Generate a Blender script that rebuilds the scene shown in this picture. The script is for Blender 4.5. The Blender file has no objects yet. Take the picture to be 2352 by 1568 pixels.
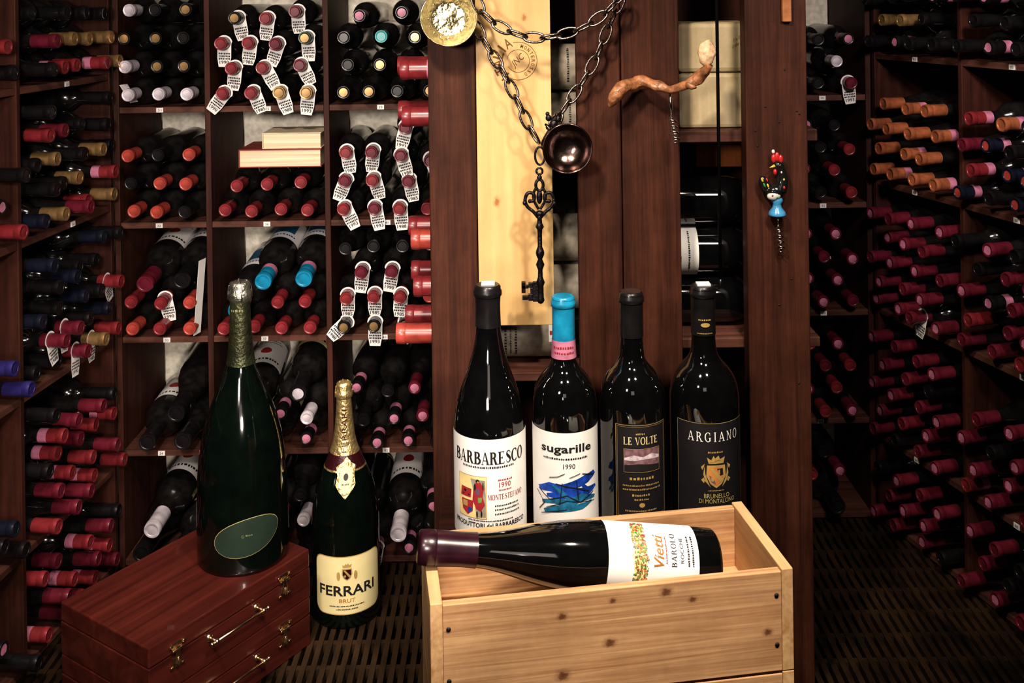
import bpy, bmesh, math, random
from mathutils import Vector, Matrix, noise
from mathutils.bvhtree import BVHTree
random.seed(7)
S=bpy.context.scene; C=S.collection
F=2352.0; H=1.4; RR=0.014; cR=math.cos(RR); sR=math.sin(RR)
def P(px,py,D):
    a=(px-1176)/F*D; b=-py/F*D
    return Vector((a*cR+b*sR, D, H-a*sR+b*cR))
# ---------------- materials
def newmat(n):
    m=bpy.data.materials.new(n); m.use_nodes=True
    nt=m.node_tree; b=nt.nodes['Principled BSDF']
    return m,nt,b
def pbr(n,col,rough=.5,metal=0,coat=0,var=.15,sc=30,bump=0,bsc=80,emit=None,spec=.5):
    m,nt,b=newmat(n)
    tc=nt.nodes.new('ShaderNodeTexCoord'); no=nt.nodes.new('ShaderNodeTexNoise')
    no.inputs['Scale'].default_value=sc; no.inputs['Detail'].default_value=4
    nt.links.new(tc.outputs['Object'],no.inputs['Vector'])
    r=nt.nodes.new('ShaderNodeValToRGB')
    r.color_ramp.elements[0].position=.3; r.color_ramp.elements[1].position=.7
    r.color_ramp.elements[0].color=(*[c*(1-var) for c in col],1)
    r.color_ramp.elements[1].color=(*[min(1,c*(1+var)) for c in col],1)
    nt.links.new(no.outputs['Fac'],r.inputs['Fac']); nt.links.new(r.outputs['Color'],b.inputs['Base Color'])
    b.inputs['Roughness'].default_value=rough; b.inputs['Metallic'].default_value=metal
    b.inputs['Coat Weight'].default_value=coat; b.inputs['Coat Roughness'].default_value=.05
    b.inputs['Specular IOR Level'].default_value=spec
    if bump:
        n2=nt.nodes.new('ShaderNodeTexNoise'); n2.inputs['Scale'].default_value=bsc; n2.inputs['Detail'].default_value=5
        nt.links.new(tc.outputs['Object'],n2.inputs['Vector'])
        bp=nt.nodes.new('ShaderNodeBump'); bp.inputs['Strength'].default_value=bump; bp.inputs['Distance'].default_value=.004
        nt.links.new(n2.outputs['Fac'],bp.inputs['Height']); nt.links.new(bp.outputs['Normal'],b.inputs['Normal'])
    return m
def wood(n,dark,light,axis='Z',rough=.5,sc=22,stretch=.06,bump=.25,coat=0,knots=None,dist=1.2,knotcol=(.1,.03,.01),spec=.3,wear=0):
    m,nt,b=newmat(n); L=nt.links.new
    tc=nt.nodes.new('ShaderNodeTexCoord'); mp=nt.nodes.new('ShaderNodeMapping')
    s=[sc,sc,sc]; s['XYZ'.index(axis)]=sc*stretch; mp.inputs['Scale'].default_value=s
    L(tc.outputs['Object'],mp.inputs['Vector'])
    n1=nt.nodes.new('ShaderNodeTexNoise'); n1.inputs['Scale'].default_value=1; n1.inputs['Detail'].default_value=7
    n1.inputs['Distortion'].default_value=dist; L(mp.outputs['Vector'],n1.inputs['Vector'])
    n2=nt.nodes.new('ShaderNodeTexNoise'); n2.inputs['Scale'].default_value=5; n2.inputs['Detail'].default_value=4
    L(mp.outputs['Vector'],n2.inputs['Vector'])
    mx=nt.nodes.new('ShaderNodeMath'); mx.operation='MULTIPLY_ADD'; mx.inputs[1].default_value=.35
    L(n2.outputs['Fac'],mx.inputs[0]); 
    m3=nt.nodes.new('ShaderNodeMath'); m3.operation='MULTIPLY'; m3.inputs[1].default_value=.65
    L(n1.outputs['Fac'],m3.inputs[0]); L(m3.outputs[0],mx.inputs[2])
    r=nt.nodes.new('ShaderNodeValToRGB'); r.color_ramp.elements[0].position=.36; r.color_ramp.elements[1].position=.64
    r.color_ramp.elements[0].color=(*dark,1); r.color_ramp.elements[1].color=(*light,1)
    L(mx.outputs[0],r.inputs['Fac'])
    col=r.outputs['Color']
    if wear:
        nw=nt.nodes.new('ShaderNodeTexNoise'); nw.inputs['Scale'].default_value=7; nw.inputs['Detail'].default_value=8; nw.inputs['Roughness'].default_value=.75
        L(tc.outputs['Object'],nw.inputs['Vector'])
        rw=nt.nodes.new('ShaderNodeValToRGB'); rw.color_ramp.elements[0].position=.35; rw.color_ramp.elements[1].position=.7
        rw.color_ramp.elements[0].color=(1-wear,1-wear,1-wear,1); rw.color_ramp.elements[1].color=(1+wear*.6,1+wear*.6,1+wear*.6,1)
        L(nw.outputs['Fac'],rw.inputs['Fac'])
        mw_=nt.nodes.new('ShaderNodeMixRGB'); mw_.blend_type='MULTIPLY'; mw_.inputs['Fac'].default_value=1
        L(col,mw_.inputs['Color1']); L(rw.outputs['Color'],mw_.inputs['Color2']); col=mw_.outputs['Color']
    if knots:
        for (kp,kr) in knots:
            v=nt.nodes.new('ShaderNodeVectorMath'); v.operation='SUBTRACT'; v.inputs[1].default_value=kp
            L(tc.outputs['Object'],v.inputs[0])
            v2=nt.nodes.new('ShaderNodeVectorMath'); v2.operation='MULTIPLY'
            ss=[1/kr]*3; ss['XYZ'.index(axis)]=.7/kr; v2.inputs[1].default_value=ss; L(v.outputs[0],v2.inputs[0])
            na=nt.nodes.new('ShaderNodeVectorMath'); na.operation='MULTIPLY_ADD'; na.inputs[1].default_value=(.9,.9,.9)
            nz=nt.nodes.new('ShaderNodeTexNoise'); nz.inputs['Scale'].default_value=1.3; L(v2.outputs[0],nz.inputs['Vector'])
            L(nz.outputs['Color'],na.inputs[0]); L(v2.outputs[0],na.inputs[2])
            nb=nt.nodes.new('ShaderNodeVectorMath'); nb.operation='SUBTRACT'; nb.inputs[1].default_value=(.45,.45,.45); L(na.outputs[0],nb.inputs[0])
            ln=nt.nodes.new('ShaderNodeVectorMath'); ln.operation='LENGTH'; L(nb.outputs[0],ln.inputs[0])
            rp=nt.nodes.new('ShaderNodeValToRGB'); e=rp.color_ramp.elements
            e[0].position=0; e[0].color=(1,1,1,1); e[1].position=1; e[1].color=(0,0,0,1)
            q=e.new(.35); q.color=(.8,.8,.8,1); q=e.new(.55); q.color=(.35,.35,.35,1)
            L(ln.outputs['Value'],rp.inputs['Fac'])
            mi=nt.nodes.new('ShaderNodeMixRGB'); mi.inputs['Color2'].default_value=(*knotcol,1)
            L(rp.outputs['Color'],mi.inputs['Fac']); L(col,mi.inputs['Color1']); col=mi.outputs['Color']
    L(col,b.inputs['Base Color'])
    b.inputs['Roughness'].default_value=rough; b.inputs['Coat Weight'].default_value=coat
    b.inputs['Specular IOR Level'].default_value=spec
    bp=nt.nodes.new('ShaderNodeBump'); bp.inputs['Strength'].default_value=bump; bp.inputs['Distance'].default_value=.002
    L(mx.outputs[0],bp.inputs['Height']); L(bp.outputs['Normal'],b.inputs['Normal'])
    return m
M={}
DK=(.032,.010,.007); LT=(.075,.025,.016)
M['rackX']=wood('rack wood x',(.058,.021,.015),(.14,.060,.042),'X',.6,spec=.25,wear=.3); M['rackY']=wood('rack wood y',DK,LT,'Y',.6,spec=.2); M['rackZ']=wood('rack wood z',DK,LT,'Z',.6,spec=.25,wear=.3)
M['post']=wood('post wood',(.040,.013,.008),(.090,.031,.018),'Z',.62,sc=50,stretch=.04,bump=.9,dist=.8,spec=.2,wear=.35)
M['pine']=wood('pine board',(.58,.35,.15),(.76,.53,.26),'Z',.45,sc=10,stretch=.05,bump=.1,knots=[((.1,0,.62),.008),((.04,0,.25),.01)],knotcol=(.35,.14,.04),wear=.10)
M['cratepine']=wood('crate pine',(.40,.21,.105),(.66,.41,.225),'X',.5,sc=42,stretch=.03,bump=.3,dist=2.6,knots=[((.19,0,.115),.008),((.265,0,.13),.006),((.345,0,.135),.010),((.26,0,.07),.010),((.385,0,.12),.007),((.19,0,.03),.011),((.5,0,.06),.008)],knotcol=(.12,.04,.02),wear=.2)
M['cratepineY']=wood('crate pine end',(.45,.25,.12),(.70,.46,.25),'Y',.5,sc=26,stretch=.05,bump=.2,wear=.15)
M['cherry']=wood('cherry wood',(.042,.009,.007),(.096,.021,.015),'X',.28,sc=24,stretch=.04,bump=.08,coat=.3,wear=.2)
M['orange wood']=wood('orange wood',(.35,.1,.025),(.5,.17,.05),'Z',.5)
M['case wood']=wood('pale case wood',(.46,.36,.21),(.68,.56,.36),'Z',.5,sc=7,wear=.2)
M['bench']=wood('bench wood',(.02,.008,.005),(.06,.02,.012),'X',.6)
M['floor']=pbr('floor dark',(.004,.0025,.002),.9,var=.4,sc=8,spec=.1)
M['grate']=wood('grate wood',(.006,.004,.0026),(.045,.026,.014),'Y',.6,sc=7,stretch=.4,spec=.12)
M['plaster']=pbr('plaster',(.82,.77,.66),.9,var=.2,sc=60,bump=1,bsc=60)
M['darkwall']=pbr('dark wall',(.02,.014,.01),.9)
M['glass']=pbr('dark bottle glass',(.004,.004,.0045),.05,var=.3,spec=.7,coat=.5)
M['gglass']=pbr('green bottle glass',(.0022,.0045,.0033),.08,var=.3,spec=.6,coat=.4)
M['dust']=pbr('dusty bottle glass',(.012,.011,.011),.16,var=.5,sc=50,spec=.6,coat=.3)
def cap(n,c,ro=.32,me=0): M[n]=pbr('capsule '+n,c,ro,me,var=.35,coat=.1,sc=40)
cap('red',(.21,.026,.032)); cap('dred',(.13,.015,.029)); cap('bred',(.36,.062,.046)); cap('black',(.010,.009,.010)); cap('white',(.70,.64,.70),.35,.3)
cap('blue',(.012,.22,.38)); cap('navy',(.010,.013,.026)); cap('orange',(.44,.15,.07),.32,.3); cap('gold',(.42,.27,.12),.32,.6); cap('pink',(.50,.19,.29),.5)
cap('greenc',(.02,.05,.03)); cap('indigo',(.03,.025,.13)); cap('vdred',(.022,.005,.011),.28)
M['paper']=pbr('paper',(.80,.78,.76),.6,var=.04); M['ink']=pbr('ink',(.012,.011,.013),.6); M['cream']=pbr('cream paper',(.72,.62,.34),.55,var=.04); M['oldpaper']=pbr('old paper',(.27,.235,.19),.7,var=.3,sc=60)
M['goldink']=pbr('gold ink',(.62,.43,.16),.35,.4); M['dimgold']=pbr('dim gold ink',(.42,.34,.16),.5); M['fadegold']=pbr('faded gold ink',(.16,.16,.08),.5); M['redink']=pbr('red ink',(.32,.025,.03),.6); M['yellow']=pbr('yellow print',(.78,.62,.30),.6)
M['blueink']=pbr('blue paint',(.01,.06,.36),.5,var=.6,sc=90); M['teal']=pbr('teal paint',(.015,.14,.26),.5,var=.5,sc=90); M['tealcap']=pbr('teal capsule',(.05,.35,.36),.35,var=.1); M['purple']=pbr('purple print',(.15,.09,.16),.5,var=.4); M['landscape']=pbr('landscape print',(.20,.11,.13),.5,var=.5,sc=120); M['cloud']=pbr('cloud print',(.55,.47,.52),.5,var=.4,sc=150)
M['blacklabel']=pbr('black label',(.014,.013,.016),.45); M['pagewhite']=pbr('white print',(.85,.83,.80),.5); M['crestorange']=pbr('crest orange',(.5,.20,.05),.5,var=.3); M['browngold']=pbr('brown gold ink',(.36,.15,.03),.5); M['leafgreen']=pbr('leaf green print',(.16,.28,.06),.6,var=.3)
M['silver']=pbr('silver',(.7,.68,.66),.25,1,var=.2,bump=.3); M['iron']=pbr('black iron',(.035,.030,.034),.36,.85,var=.3,bump=.4,bsc=200)
M['chain']=pbr('chain steel',(.24,.21,.20),.30,1,var=.3,bump=.3,bsc=200)
M['tgold']=pbr('hammered gold',(.86,.72,.48),.24,1,var=.3,sc=70,bump=1.0,bsc=90)
M['tdark']=pbr('tarnished silver',(.17,.12,.11),.22,1,var=.5,bump=.25,bsc=60)
M['brass']=pbr('brass',(.78,.60,.40),.25,1,var=.15); M['steel']=pbr('steel',(.6,.58,.56),.22,1,var=.1)
M['vine']=pbr('vine wood',(.34,.15,.07),.38,0,.3,var=.6,sc=60,bump=.8,bsc=90); M['cutwood']=pbr('cut vine wood',(.80,.53,.33),.5,var=.3,sc=120,bump=.8)
M['rod']=pbr('black rod',(.02,.02,.022),.3,.6); M['bookred']=pbr('book red cover',(.24,.03,.026),.5); M['pages']=wood('book pages',(.58,.45,.30),(.85,.72,.52),'X',.8,sc=60,stretch=.02)
M['bookcream']=pbr('book cream cover',(.66,.56,.40),.6); M['brand']=pbr('burnt brand',(.16,.075,.022),.8); M['cork']=pbr('cork',(.4,.16,.06),.8,var=.3,bump=.6)
M['rblue']=pbr('enamel blue',(.07,.30,.55),.2,coat=.5); M['rred']=pbr('enamel red',(.5,.03,.03),.2,coat=.5); M['ryel']=pbr('enamel yellow',(.65,.48,.08),.2,coat=.5); M['rwhite']=pbr('enamel white',(.7,.68,.62),.2,coat=.5); M['rblack']=pbr('enamel black',(.012,.012,.012),.15,coat=.5); M['rgreen']=pbr('enamel green',(.04,.25,.07),.2)
M['foilgold']=pbr('gold foil',(.82,.60,.28),.32,.85,var=.3,sc=90,bump=1,bsc=120); M['foilgreen']=pbr('green foil',(.05,.055,.028),.35,.7,var=.5,bump=.8,bsc=140)
M['foilsil']=pbr('dark foil',(.34,.34,.28),.32,.9,var=.5,bump=.8,bsc=160); M['greenlab']=pbr('green label',(.020,.034,.025),.5,spec=.2); M['burgfoil']=pbr('burgundy foil',(.045,.008,.012),.35,.3,bump=.6)
# ---------------- mesh builder
class MB:
    def __init__(s): s.V=[];s.Fc=[];s.I=[];s.Sm=[];s.mats=[]
    def mi(s,m):
        m=M[m] if isinstance(m,str) else m
        if m not in s.mats: s.mats.append(m)
        return s.mats.index(m)
    def add(s,vs,fs,mat,smooth=False,mx=None):
        o=len(s.V); k=s.mi(mat)
        for v in vs:
            v=Vector(v)
            if mx is not None: v=mx@v
            s.V.append(v[:])
        for f in fs: s.Fc.append([o+i for i in f]); s.I.append(k); s.Sm.append(smooth)
        return s
    def box(s,x0,x1,y0,y1,z0,z1,mat,mx=None):
        v=[(x0,y0,z0),(x1,y0,z0),(x1,y1,z0),(x0,y1,z0),(x0,y0,z1),(x1,y0,z1),(x1,y1,z1),(x0,y1,z1)]
        return s.add(v,[(0,3,2,1),(4,5,6,7),(0,1,5,4),(1,2,6,5),(2,3,7,6),(3,0,4,7)],mat,False,mx)
    def lathe(s,prof,mat,seg=24,mx=None,smooth=True):
        v=[];f=[]
        for r,z in prof:
            for j in range(seg):
                a=2*math.pi*j/seg; v.append((r*math.cos(a),r*math.sin(a),z))
        for i in range(len(prof)-1):
            for j in range(seg):
                k=(j+1)%seg; f.append((i*seg+j,i*seg+k,(i+1)*seg+k,(i+1)*seg+j))
        return s.add(v,f,mat,smooth,mx)
    def tube(s,pts,rad,mat,seg=8,closed=False,mx=None):
        pts=[Vector(p) for p in pts]; n=len(pts)
        if not hasattr(rad,'__len__'): rad=[rad]*n
        T=[]
        for i in range(n):
            a=pts[(i-1)%n] if (closed or i>0) else pts[i]; b=pts[(i+1)%n] if (closed or i<n-1) else pts[i]
            T.append((b-a).normalized())
        up=Vector((0,0,1)) if abs(T[0].z)<.9 else Vector((1,0,0))
        N=(up-T[0]*up.dot(T[0])).normalized(); v=[];f=[]
        for i in range(n):
            N=(N-T[i]*N.dot(T[i])).normalized(); B=T[i].cross(N)
            for j in range(seg):
                a=2*math.pi*j/seg; v.append(pts[i]+(N*math.cos(a)+B*math.sin(a))*rad[i])
        for i in range(n if closed else n-1):
            q=(i+1)%n
            for j in range(seg):
                k=(j+1)%seg; f.append((i*seg+j,i*seg+k,q*seg+k,q*seg+j))
        if not closed: f.append(list(range(seg))[::-1]); f.append([(n-1)*seg+j for j in range(seg)])
        return s.add(v,f,mat,True,mx)
    def ell(s,c,r,mat,seg=12,rings=8,mx=None,rot=0):
        pr=[]
        for i in range(rings+1):
            t=math.pi*i/rings; pr.append((max(1e-5,math.sin(t)),-math.cos(t)))
        m=Matrix.Translation(c)@Matrix.Rotation(rot,4,'Y')@Matrix.Diagonal((r[0],r[1],r[2],1))
        if mx is not None: m=mx@m
        return s.lathe(pr,mat,seg,m)
    def mesh(s,name):
        me=bpy.data.meshes.new(name); me.from_pydata(s.V,[],s.Fc)
        for m in s.mats: me.materials.append(m)
        me.polygons.foreach_set('material_index',s.I); me.polygons.foreach_set('use_smooth',s.Sm); me.update()
        return me
    def build(s,name,parent=None,bevel=0,label=None):
        o=bpy.data.objects.new(name,s.mesh(name)); C.objects.link(o)
        if parent: o.parent=parent
        if bevel:
            b=o.modifiers.new('Bevel','BEVEL'); b.width=bevel; b.segments=2; b.limit_method='ANGLE'
        if label: o['label']=label
        return o
def tag(o,label,cat,group=None):
    o['label']=label; o['category']=cat
    if group: o['group']=group
    return o
def thing(name,label,cat,loc=(0,0,0),rotz=0,group=None):
    o=bpy.data.objects.new(name,None); C.objects.link(o); o.empty_display_size=.05
    o.location=loc; o.rotation_euler=(0,0,rotz); return tag(o,label,cat,group)
def part(me,name,parent,mx=None,label=None):
    o=bpy.data.objects.new(name,me); C.objects.link(o); o.parent=parent
    if mx is not None: o.matrix_local=mx
    if label: o['label']=label
    return o
def struct(mb,name,bevel=0):
    o=mb.build(name,None,bevel); o['kind']='structure'; return o
# ---------------- text + wrap
_tc={}
def norm2(vs,fs):
    x0=min(v[0] for v in vs);x1=max(v[0] for v in vs);y0=min(v[1] for v in vs);y1=max(v[1] for v in vs)
    return [((x-x0)/(x1-x0)-.5,(y-y0)/(y1-y0)-.5) for x,y in vs],fs
def text2d(st,bold=0.0,shear=0):
    k=(st,bold,shear)
    if k in _tc: return _tc[k]
    cu=bpy.data.curves.new('t','FONT'); cu.body=st; cu.size=1; cu.offset=bold; cu.resolution_u=2; cu.fill_mode='FRONT'; cu.shear=shear
    ob=bpy.data.objects.new('t',cu); C.objects.link(ob); bpy.context.view_layer.update()
    me=bpy.data.meshes.new_from_object(ob.evaluated_get(bpy.context.evaluated_depsgraph_get()))
    vs=[(v.co.x,v.co.y) for v in me.vertices]; fs=[tuple(p.vertices) for p in me.polygons]
    bpy.data.objects.remove(ob); bpy.data.curves.remove(cu); bpy.data.meshes.remove(me)
    _tc[k]=norm2(vs,fs); return _tc[k]
def serif2d(st,thick=.2,gap=.10):
    """roman capitals with serifs, drawn as strokes"""
    k=('serif',st,thick,gap)
    if k in _tc: return _tc[k]
    V=[];Fs=[]; tn=.065; x=0
    def quad(a,b,c,d):
        o=len(V); V.extend([a,b,c,d]); Fs.append((o,o+1,o+2,o+3))
    def rib(pts,ox):
        o=len(V); n=len(pts)
        for i,(px,py,w) in enumerate(pts):
            a=pts[max(0,i-1)];b=pts[min(n-1,i+1)]; dx,dy=b[0]-a[0],b[1]-a[1]; l=math.hypot(dx,dy) or 1
            V.append((ox+px-dy/l*w/2,py+dx/l*w/2)); V.append((ox+px+dy/l*w/2,py-dx/l*w/2))
        for i in range(n-1): Fs.append((o+2*i,o+2*i+1,o+2*i+3,o+2*i+2))
    def rect(x0,x1,y0,y1): quad((x0,y0),(x1,y0),(x1,y1),(x0,y1))
    def stem(cx,w=thick,y0=0,y1=1,s0=True,s1=True):
        rect(cx-w/2,cx+w/2,y0,y1); e=.09
        if s0: rect(cx-w/2-e,cx+w/2+e,y0,y0+.05)
        if s1: rect(cx-w/2-e,cx+w/2+e,y1-.05,y1)
    def arcp(cx,cy,rx,ry,a0,a1,ox,n=18):
        rib([(cx+rx*math.cos(math.radians(a0+(a1-a0)*i/n)),cy+ry*math.sin(math.radians(a0+(a1-a0)*i/n)),tn+(thick-tn)*abs(math.cos(math.radians(a0+(a1-a0)*i/n)))**1.5) for i in range(n+1)],ox)
    for ch in st:
        if ch==' ': x+=.5; continue
        w=.95
        if ch=='I': stem(x+.28); w=.56
        elif ch in'BR':
            stem(x+.22); arcp(.32,.745,.36,.225,-90,90,x); rect(x+.2,x+.34,.97-tn/2,.97+tn/2); rect(x+.2,x+.34,.52-tn/2,.52+tn/2)
            if ch=='B': arcp(.34,.275,.44,.245,-90,90,x); rect(x+.2,x+.36,0,tn); w=.92
            else: quad((x+.42,.52),(x+.42+thick,.52),(x+.95,0),(x+.95-thick*1.1,0)); rect(x+.68,x+1.04,0,.05); w=1.02
        elif ch=='P': stem(x+.22); arcp(.32,.72,.38,.25,-90,90,x); w=.82
        elif ch in'EFL':
            stem(x+.22)
            if ch!='L': rect(x+.2,x+.76,1-tn,1); rect(x+.71,x+.76,.80,1); rect(x+.2,x+.58,.5-tn/2,.5+tn/2); rect(x+.55,x+.60,.40,.60)
            if ch!='F': rect(x+.2,x+.80,0,tn); rect(x+.75,x+.80,0,.22)
            w=.86
        elif ch=='T': stem(x+.45,s1=False); rect(x+.04,x+.86,1-tn,1); rect(x+.04,x+.09,.80,1); rect(x+.81,x+.86,.80,1); w=.9
        elif ch=='A':
            quad((x+.10,0),(x+.10+tn,0),(x+.50+tn/2,1),(x+.50-tn,1)); quad((x+.95-thick,0),(x+.95,0),(x+.56,1),(x+.44,1)); rect(x+.25,x+.72,.30,.30+tn); rect(x+0,x+.28,0,.05); rect(x+.62,x+1.04,0,.05); w=1.02
        elif ch=='V':
            quad((x+.90,1),(x+.90-tn,1),(x+.5,0),(x+.5+tn,0)); quad((x+.05,1),(x+.05+thick,1),(x+.56,0),(x+.46,0)); rect(x-.03,x+.35,.95,1); rect(x+.72,x+1.0,.95,1); w=1.02
        elif ch=='N': rect(x+.17,x+.17+tn,0,1); rect(x+.82,x+.82+tn,0,1); quad((x+.14,1),(x+.14+thick,1),(x+.88,0),(x+.88-thick*.8,0)); rect(x+.06,x+.34,0,.05); rect(x+.03,x+.24,.95,1); rect(x+.72,x+.99,.95,1); w=1.02
        elif ch=='M': rect(x+.12,x+.12+tn,0,1); stem(x+1.0,y0=0,y1=1); quad((x+.09,1),(x+.09+thick,1),(x+.60,.02),(x+.52,.02)); quad((x+1.0,1),(x+1.0-tn,1),(x+.52,.02),(x+.60,.02)); rect(x+.03,x+.28,0,.05); rect(x+.0,x+.2,.95,1); w=1.2
        elif ch in'OCG':
            if ch=='O': arcp(.5,.5,.40,.485,0,360,x,32); w=1.0
            else:
                arcp(.52,.5,.41,.485,48,312 if ch=='C' else 330,x,28); rect(x+.78,x+.83,.66,.95); w=.96
                if ch=='G': stem(x+.80,y0=.05,y1=.44,s0=False); w=1.04
                else: rect(x+.80,x+.83,.08,.26)
        elif ch=='S': rib([(.74,.74,.04),(.70,.88,.06),(.56,.96,.07),(.38,.95,.09),(.25,.84,.15),(.26,.70,thick*.9),(.42,.57,thick),(.60,.45,thick),(.73,.30,thick*.9),(.70,.14,.15),(.54,.04,.08),(.36,.04,.06),(.22,.13,.05),(.17,.28,.04)],x); w=.88
        x+=w+gap
    _tc[k]=norm2(V,Fs); return _tc[k]
class Wrap:
    def __init__(s,mb,Rf,var=False): s.mb=mb; s.Rf=Rf if callable(Rf) else (lambda z:Rf); s.var=var
    def raw(s,vs,fs,mat,dr=.0008):
        bm=bmesh.new(); bv=[bm.verts.new((x,y,0)) for x,y in vs]
        for f in fs:
            try: bm.faces.new([bv[i] for i in f])
            except Exception: pass
        xs=[v[0] for v in vs]; ys=[v[1] for v in vs]
        def cuts(a,b,st,no):
            k=math.floor(a/st)+1
            while k*st<b:
                bmesh.ops.bisect_plane(bm,geom=bm.verts[:]+bm.edges[:]+bm.faces[:],plane_co=Vector(no)*(k*st),plane_no=no,dist=1e-6); k+=1
        cuts(min(xs),max(xs),.006,(1,0,0))
        if s.var: cuts(min(ys),max(ys),.006,(0,1,0))
        bm.verts.index_update()
        V=[];Fs=[]
        for v in bm.verts:
            R=s.Rf(v.co.y); a=v.co.x/R; r=R+dr; V.append((r*math.sin(a),-r*math.cos(a),v.co.y))
        for f in bm.faces: Fs.append([v.index for v in f.verts])
        bm.free(); s.mb.add(V,Fs,mat,True)
    def poly(s,pts,mat,dr=.0008): s.raw(pts,[tuple(range(len(pts)))],mat,dr)
    def rect(s,u0,u1,v0,v1,mat,dr=.0008,rad=0):
        if rad:
            pts=[]
            for cx,cy,a0 in ((u1-rad,v1-rad,0),(u0+rad,v1-rad,90),(u0+rad,v0+rad,180),(u1-rad,v0+rad,270)):
                for k in range(5):
                    a=math.radians(a0+22.5*k); pts.append((cx+rad*math.cos(a),cy+rad*math.sin(a)))
            s.poly(pts,mat,dr)
        else: s.poly([(u0,v0),(u1,v0),(u1,v1),(u0,v1)],mat,dr)
    def oval(s,u,v,a,b,mat,dr=.0008,rot=0,n=28):
        s.poly([(u+a*math.cos(t)*math.cos(rot)-b*math.sin(t)*math.sin(rot),v+a*math.cos(t)*math.sin(rot)+b*math.sin(t)*math.cos(rot)) for t in [2*math.pi*k/n for k in range(n)]],mat,dr)
    def frame(s,u0,u1,v0,v1,t,mat,dr=.0012):
        s.rect(u0,u1,v0,v0+t,mat,dr); s.rect(u0,u1,v1-t,v1,mat,dr); s.rect(u0,u0+t,v0,v1,mat,dr); s.rect(u1-t,u1,v0,v1,mat,dr)
    def text(s,st,u,v,w,h,mat,bold=.0,dr=.0014,rot=0,shear=0):
        vs,fs=text2d(st,bold,shear); c=math.cos(rot); n=math.sin(rot)
        s.raw([(u+x*w*c-y*h*n,v+x*w*n+y*h*c) for x,y in vs],fs,mat,dr)
    def stext(s,st,u,v,w,h,mat,thick=.2,dr=.0014,gap=.1):
        vs,fs=serif2d(st,thick,gap); s.raw([(u+x*w,v+y*h) for x,y in vs],fs,mat,dr)
    def lines(s,u0,u1,v,h,mat,n=5,dr=.0014,seed=0):
        rr=random.Random(seed); x=u0
        while x<u1-h:
            w=h*rr.uniform(.4,.9); s.rect(x,min(u1,x+w),v-h/2,v+h/2*rr.uniform(.4,1),mat,dr); x+=w+h*rr.uniform(.25,.5)
def cr(pr,n=4):
    o=[]
    for i in range(len(pr)-1):
        p0=pr[max(0,i-1)];p1=pr[i];p2=pr[i+1];p3=pr[min(len(pr)-1,i+2)]
        for k in range(n):
            t=k/n
            f=lambda d:.5*((2*p1[d])+(-p0[d]+p2[d])*t+(2*p0[d]-5*p1[d]+4*p2[d]-p3[d])*t*t+(-p0[d]+3*p1[d]-3*p2[d]+p3[d])*t**3)
            o.append((max(1e-5,f(0)),f(1)))
    o.append(pr[-1]); return o
def rad_at(pr,z):
    b=[p for p in pr]
    for i in range(len(b)-1,0,-1):
        z0,z1=b[i-1][1],b[i][1]
        if z0<=z<=z1 and z1>z0 and b[i-1][0]>.004 and b[i][0]>.004:
            t=(z-z0)/(z1-z0); return b[i-1][0]*(1-t)+b[i][0]*t
    return b[-2][0]
def foil(mb,pr,z0,z1,mat,off=.001,seg=40,steps=14):
    ps=[(rad_at(pr,z0+(z1-z0)*k/steps)+off,z0+(z1-z0)*k/steps) for k in range(steps+1)]
    mb.lathe(ps,mat,seg)
# ---------------- room
XL,XR,YF,CE=-1.62,1.72,-1.6,2.6
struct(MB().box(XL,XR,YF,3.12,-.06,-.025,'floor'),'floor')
struct(MB().box(XL,XR,YF,3.12,CE,CE+.05,'darkwall'),'ceiling')
struct(MB().box(XL-.05,XL,YF,3.12,-.06,CE,'darkwall'),'wall_left')
struct(MB().box(XR,XR+.05,YF,3.12,-.06,CE,'darkwall'),'wall_right')
struct(MB().box(XL,XR,YF-.05,YF,-.06,CE,'darkwall'),'wall_front')
mb=MB(); mb.box(XL,.1,2.88,3.12,-.06,CE,'plaster'); struct(mb,'wall_back')
mb=MB(); mb.box(.1,XR,3.07,3.12,-.06,CE,'plaster'); struct(mb,'wall_back_right')
g=MB(); x=XL+.02
while x<XR-.02:
    g.box(x,x+.012,1.0,2.86,-.022,0,'grate'); x+=.021
y=1.05
while y<2.85:
    g.box(XL+.01,XR-.01,y,y+.014,-.024,-.003,'grate'); y+=.085
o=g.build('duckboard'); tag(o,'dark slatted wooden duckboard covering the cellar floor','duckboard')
# ---------------- bottle kinds (rack)
BORD=[(0,.03),(.5,.012),(.86,0),(.97,.01),(1,.03),(1,.58),(.985,.62),(.9,.66),(.7,.695),(.5,.72),(.42,.75),(.40,.8),(.39,.985),(0,.985)]
BURG=[(0,.03),(.5,.012),(.86,0),(.97,.01),(1,.03),(1,.45),(.97,.5),(.86,.57),(.68,.64),(.52,.71),(.43,.78),(.40,.84),(.38,.985),(0,.985)]
KIND={'bord':(BORD,.0344,.30,'dust'),'burg':(BURG,.0344,.30,'dust'),'mag':(BORD,.046,.37,'dust'),'magburg':(BURG,.048,.37,'dust'),'cross':(BORD,.0500,.41,'glass'),'crossr':(BORD,.0520,.40,'glass')}
GM={}
for k,(pr,R,L,mat) in KIND.items():
    GM[k]=MB().lathe([(max(1e-5,r*R),z*L) for r,z in pr],mat,24).mesh('glass')
CM={}
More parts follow.
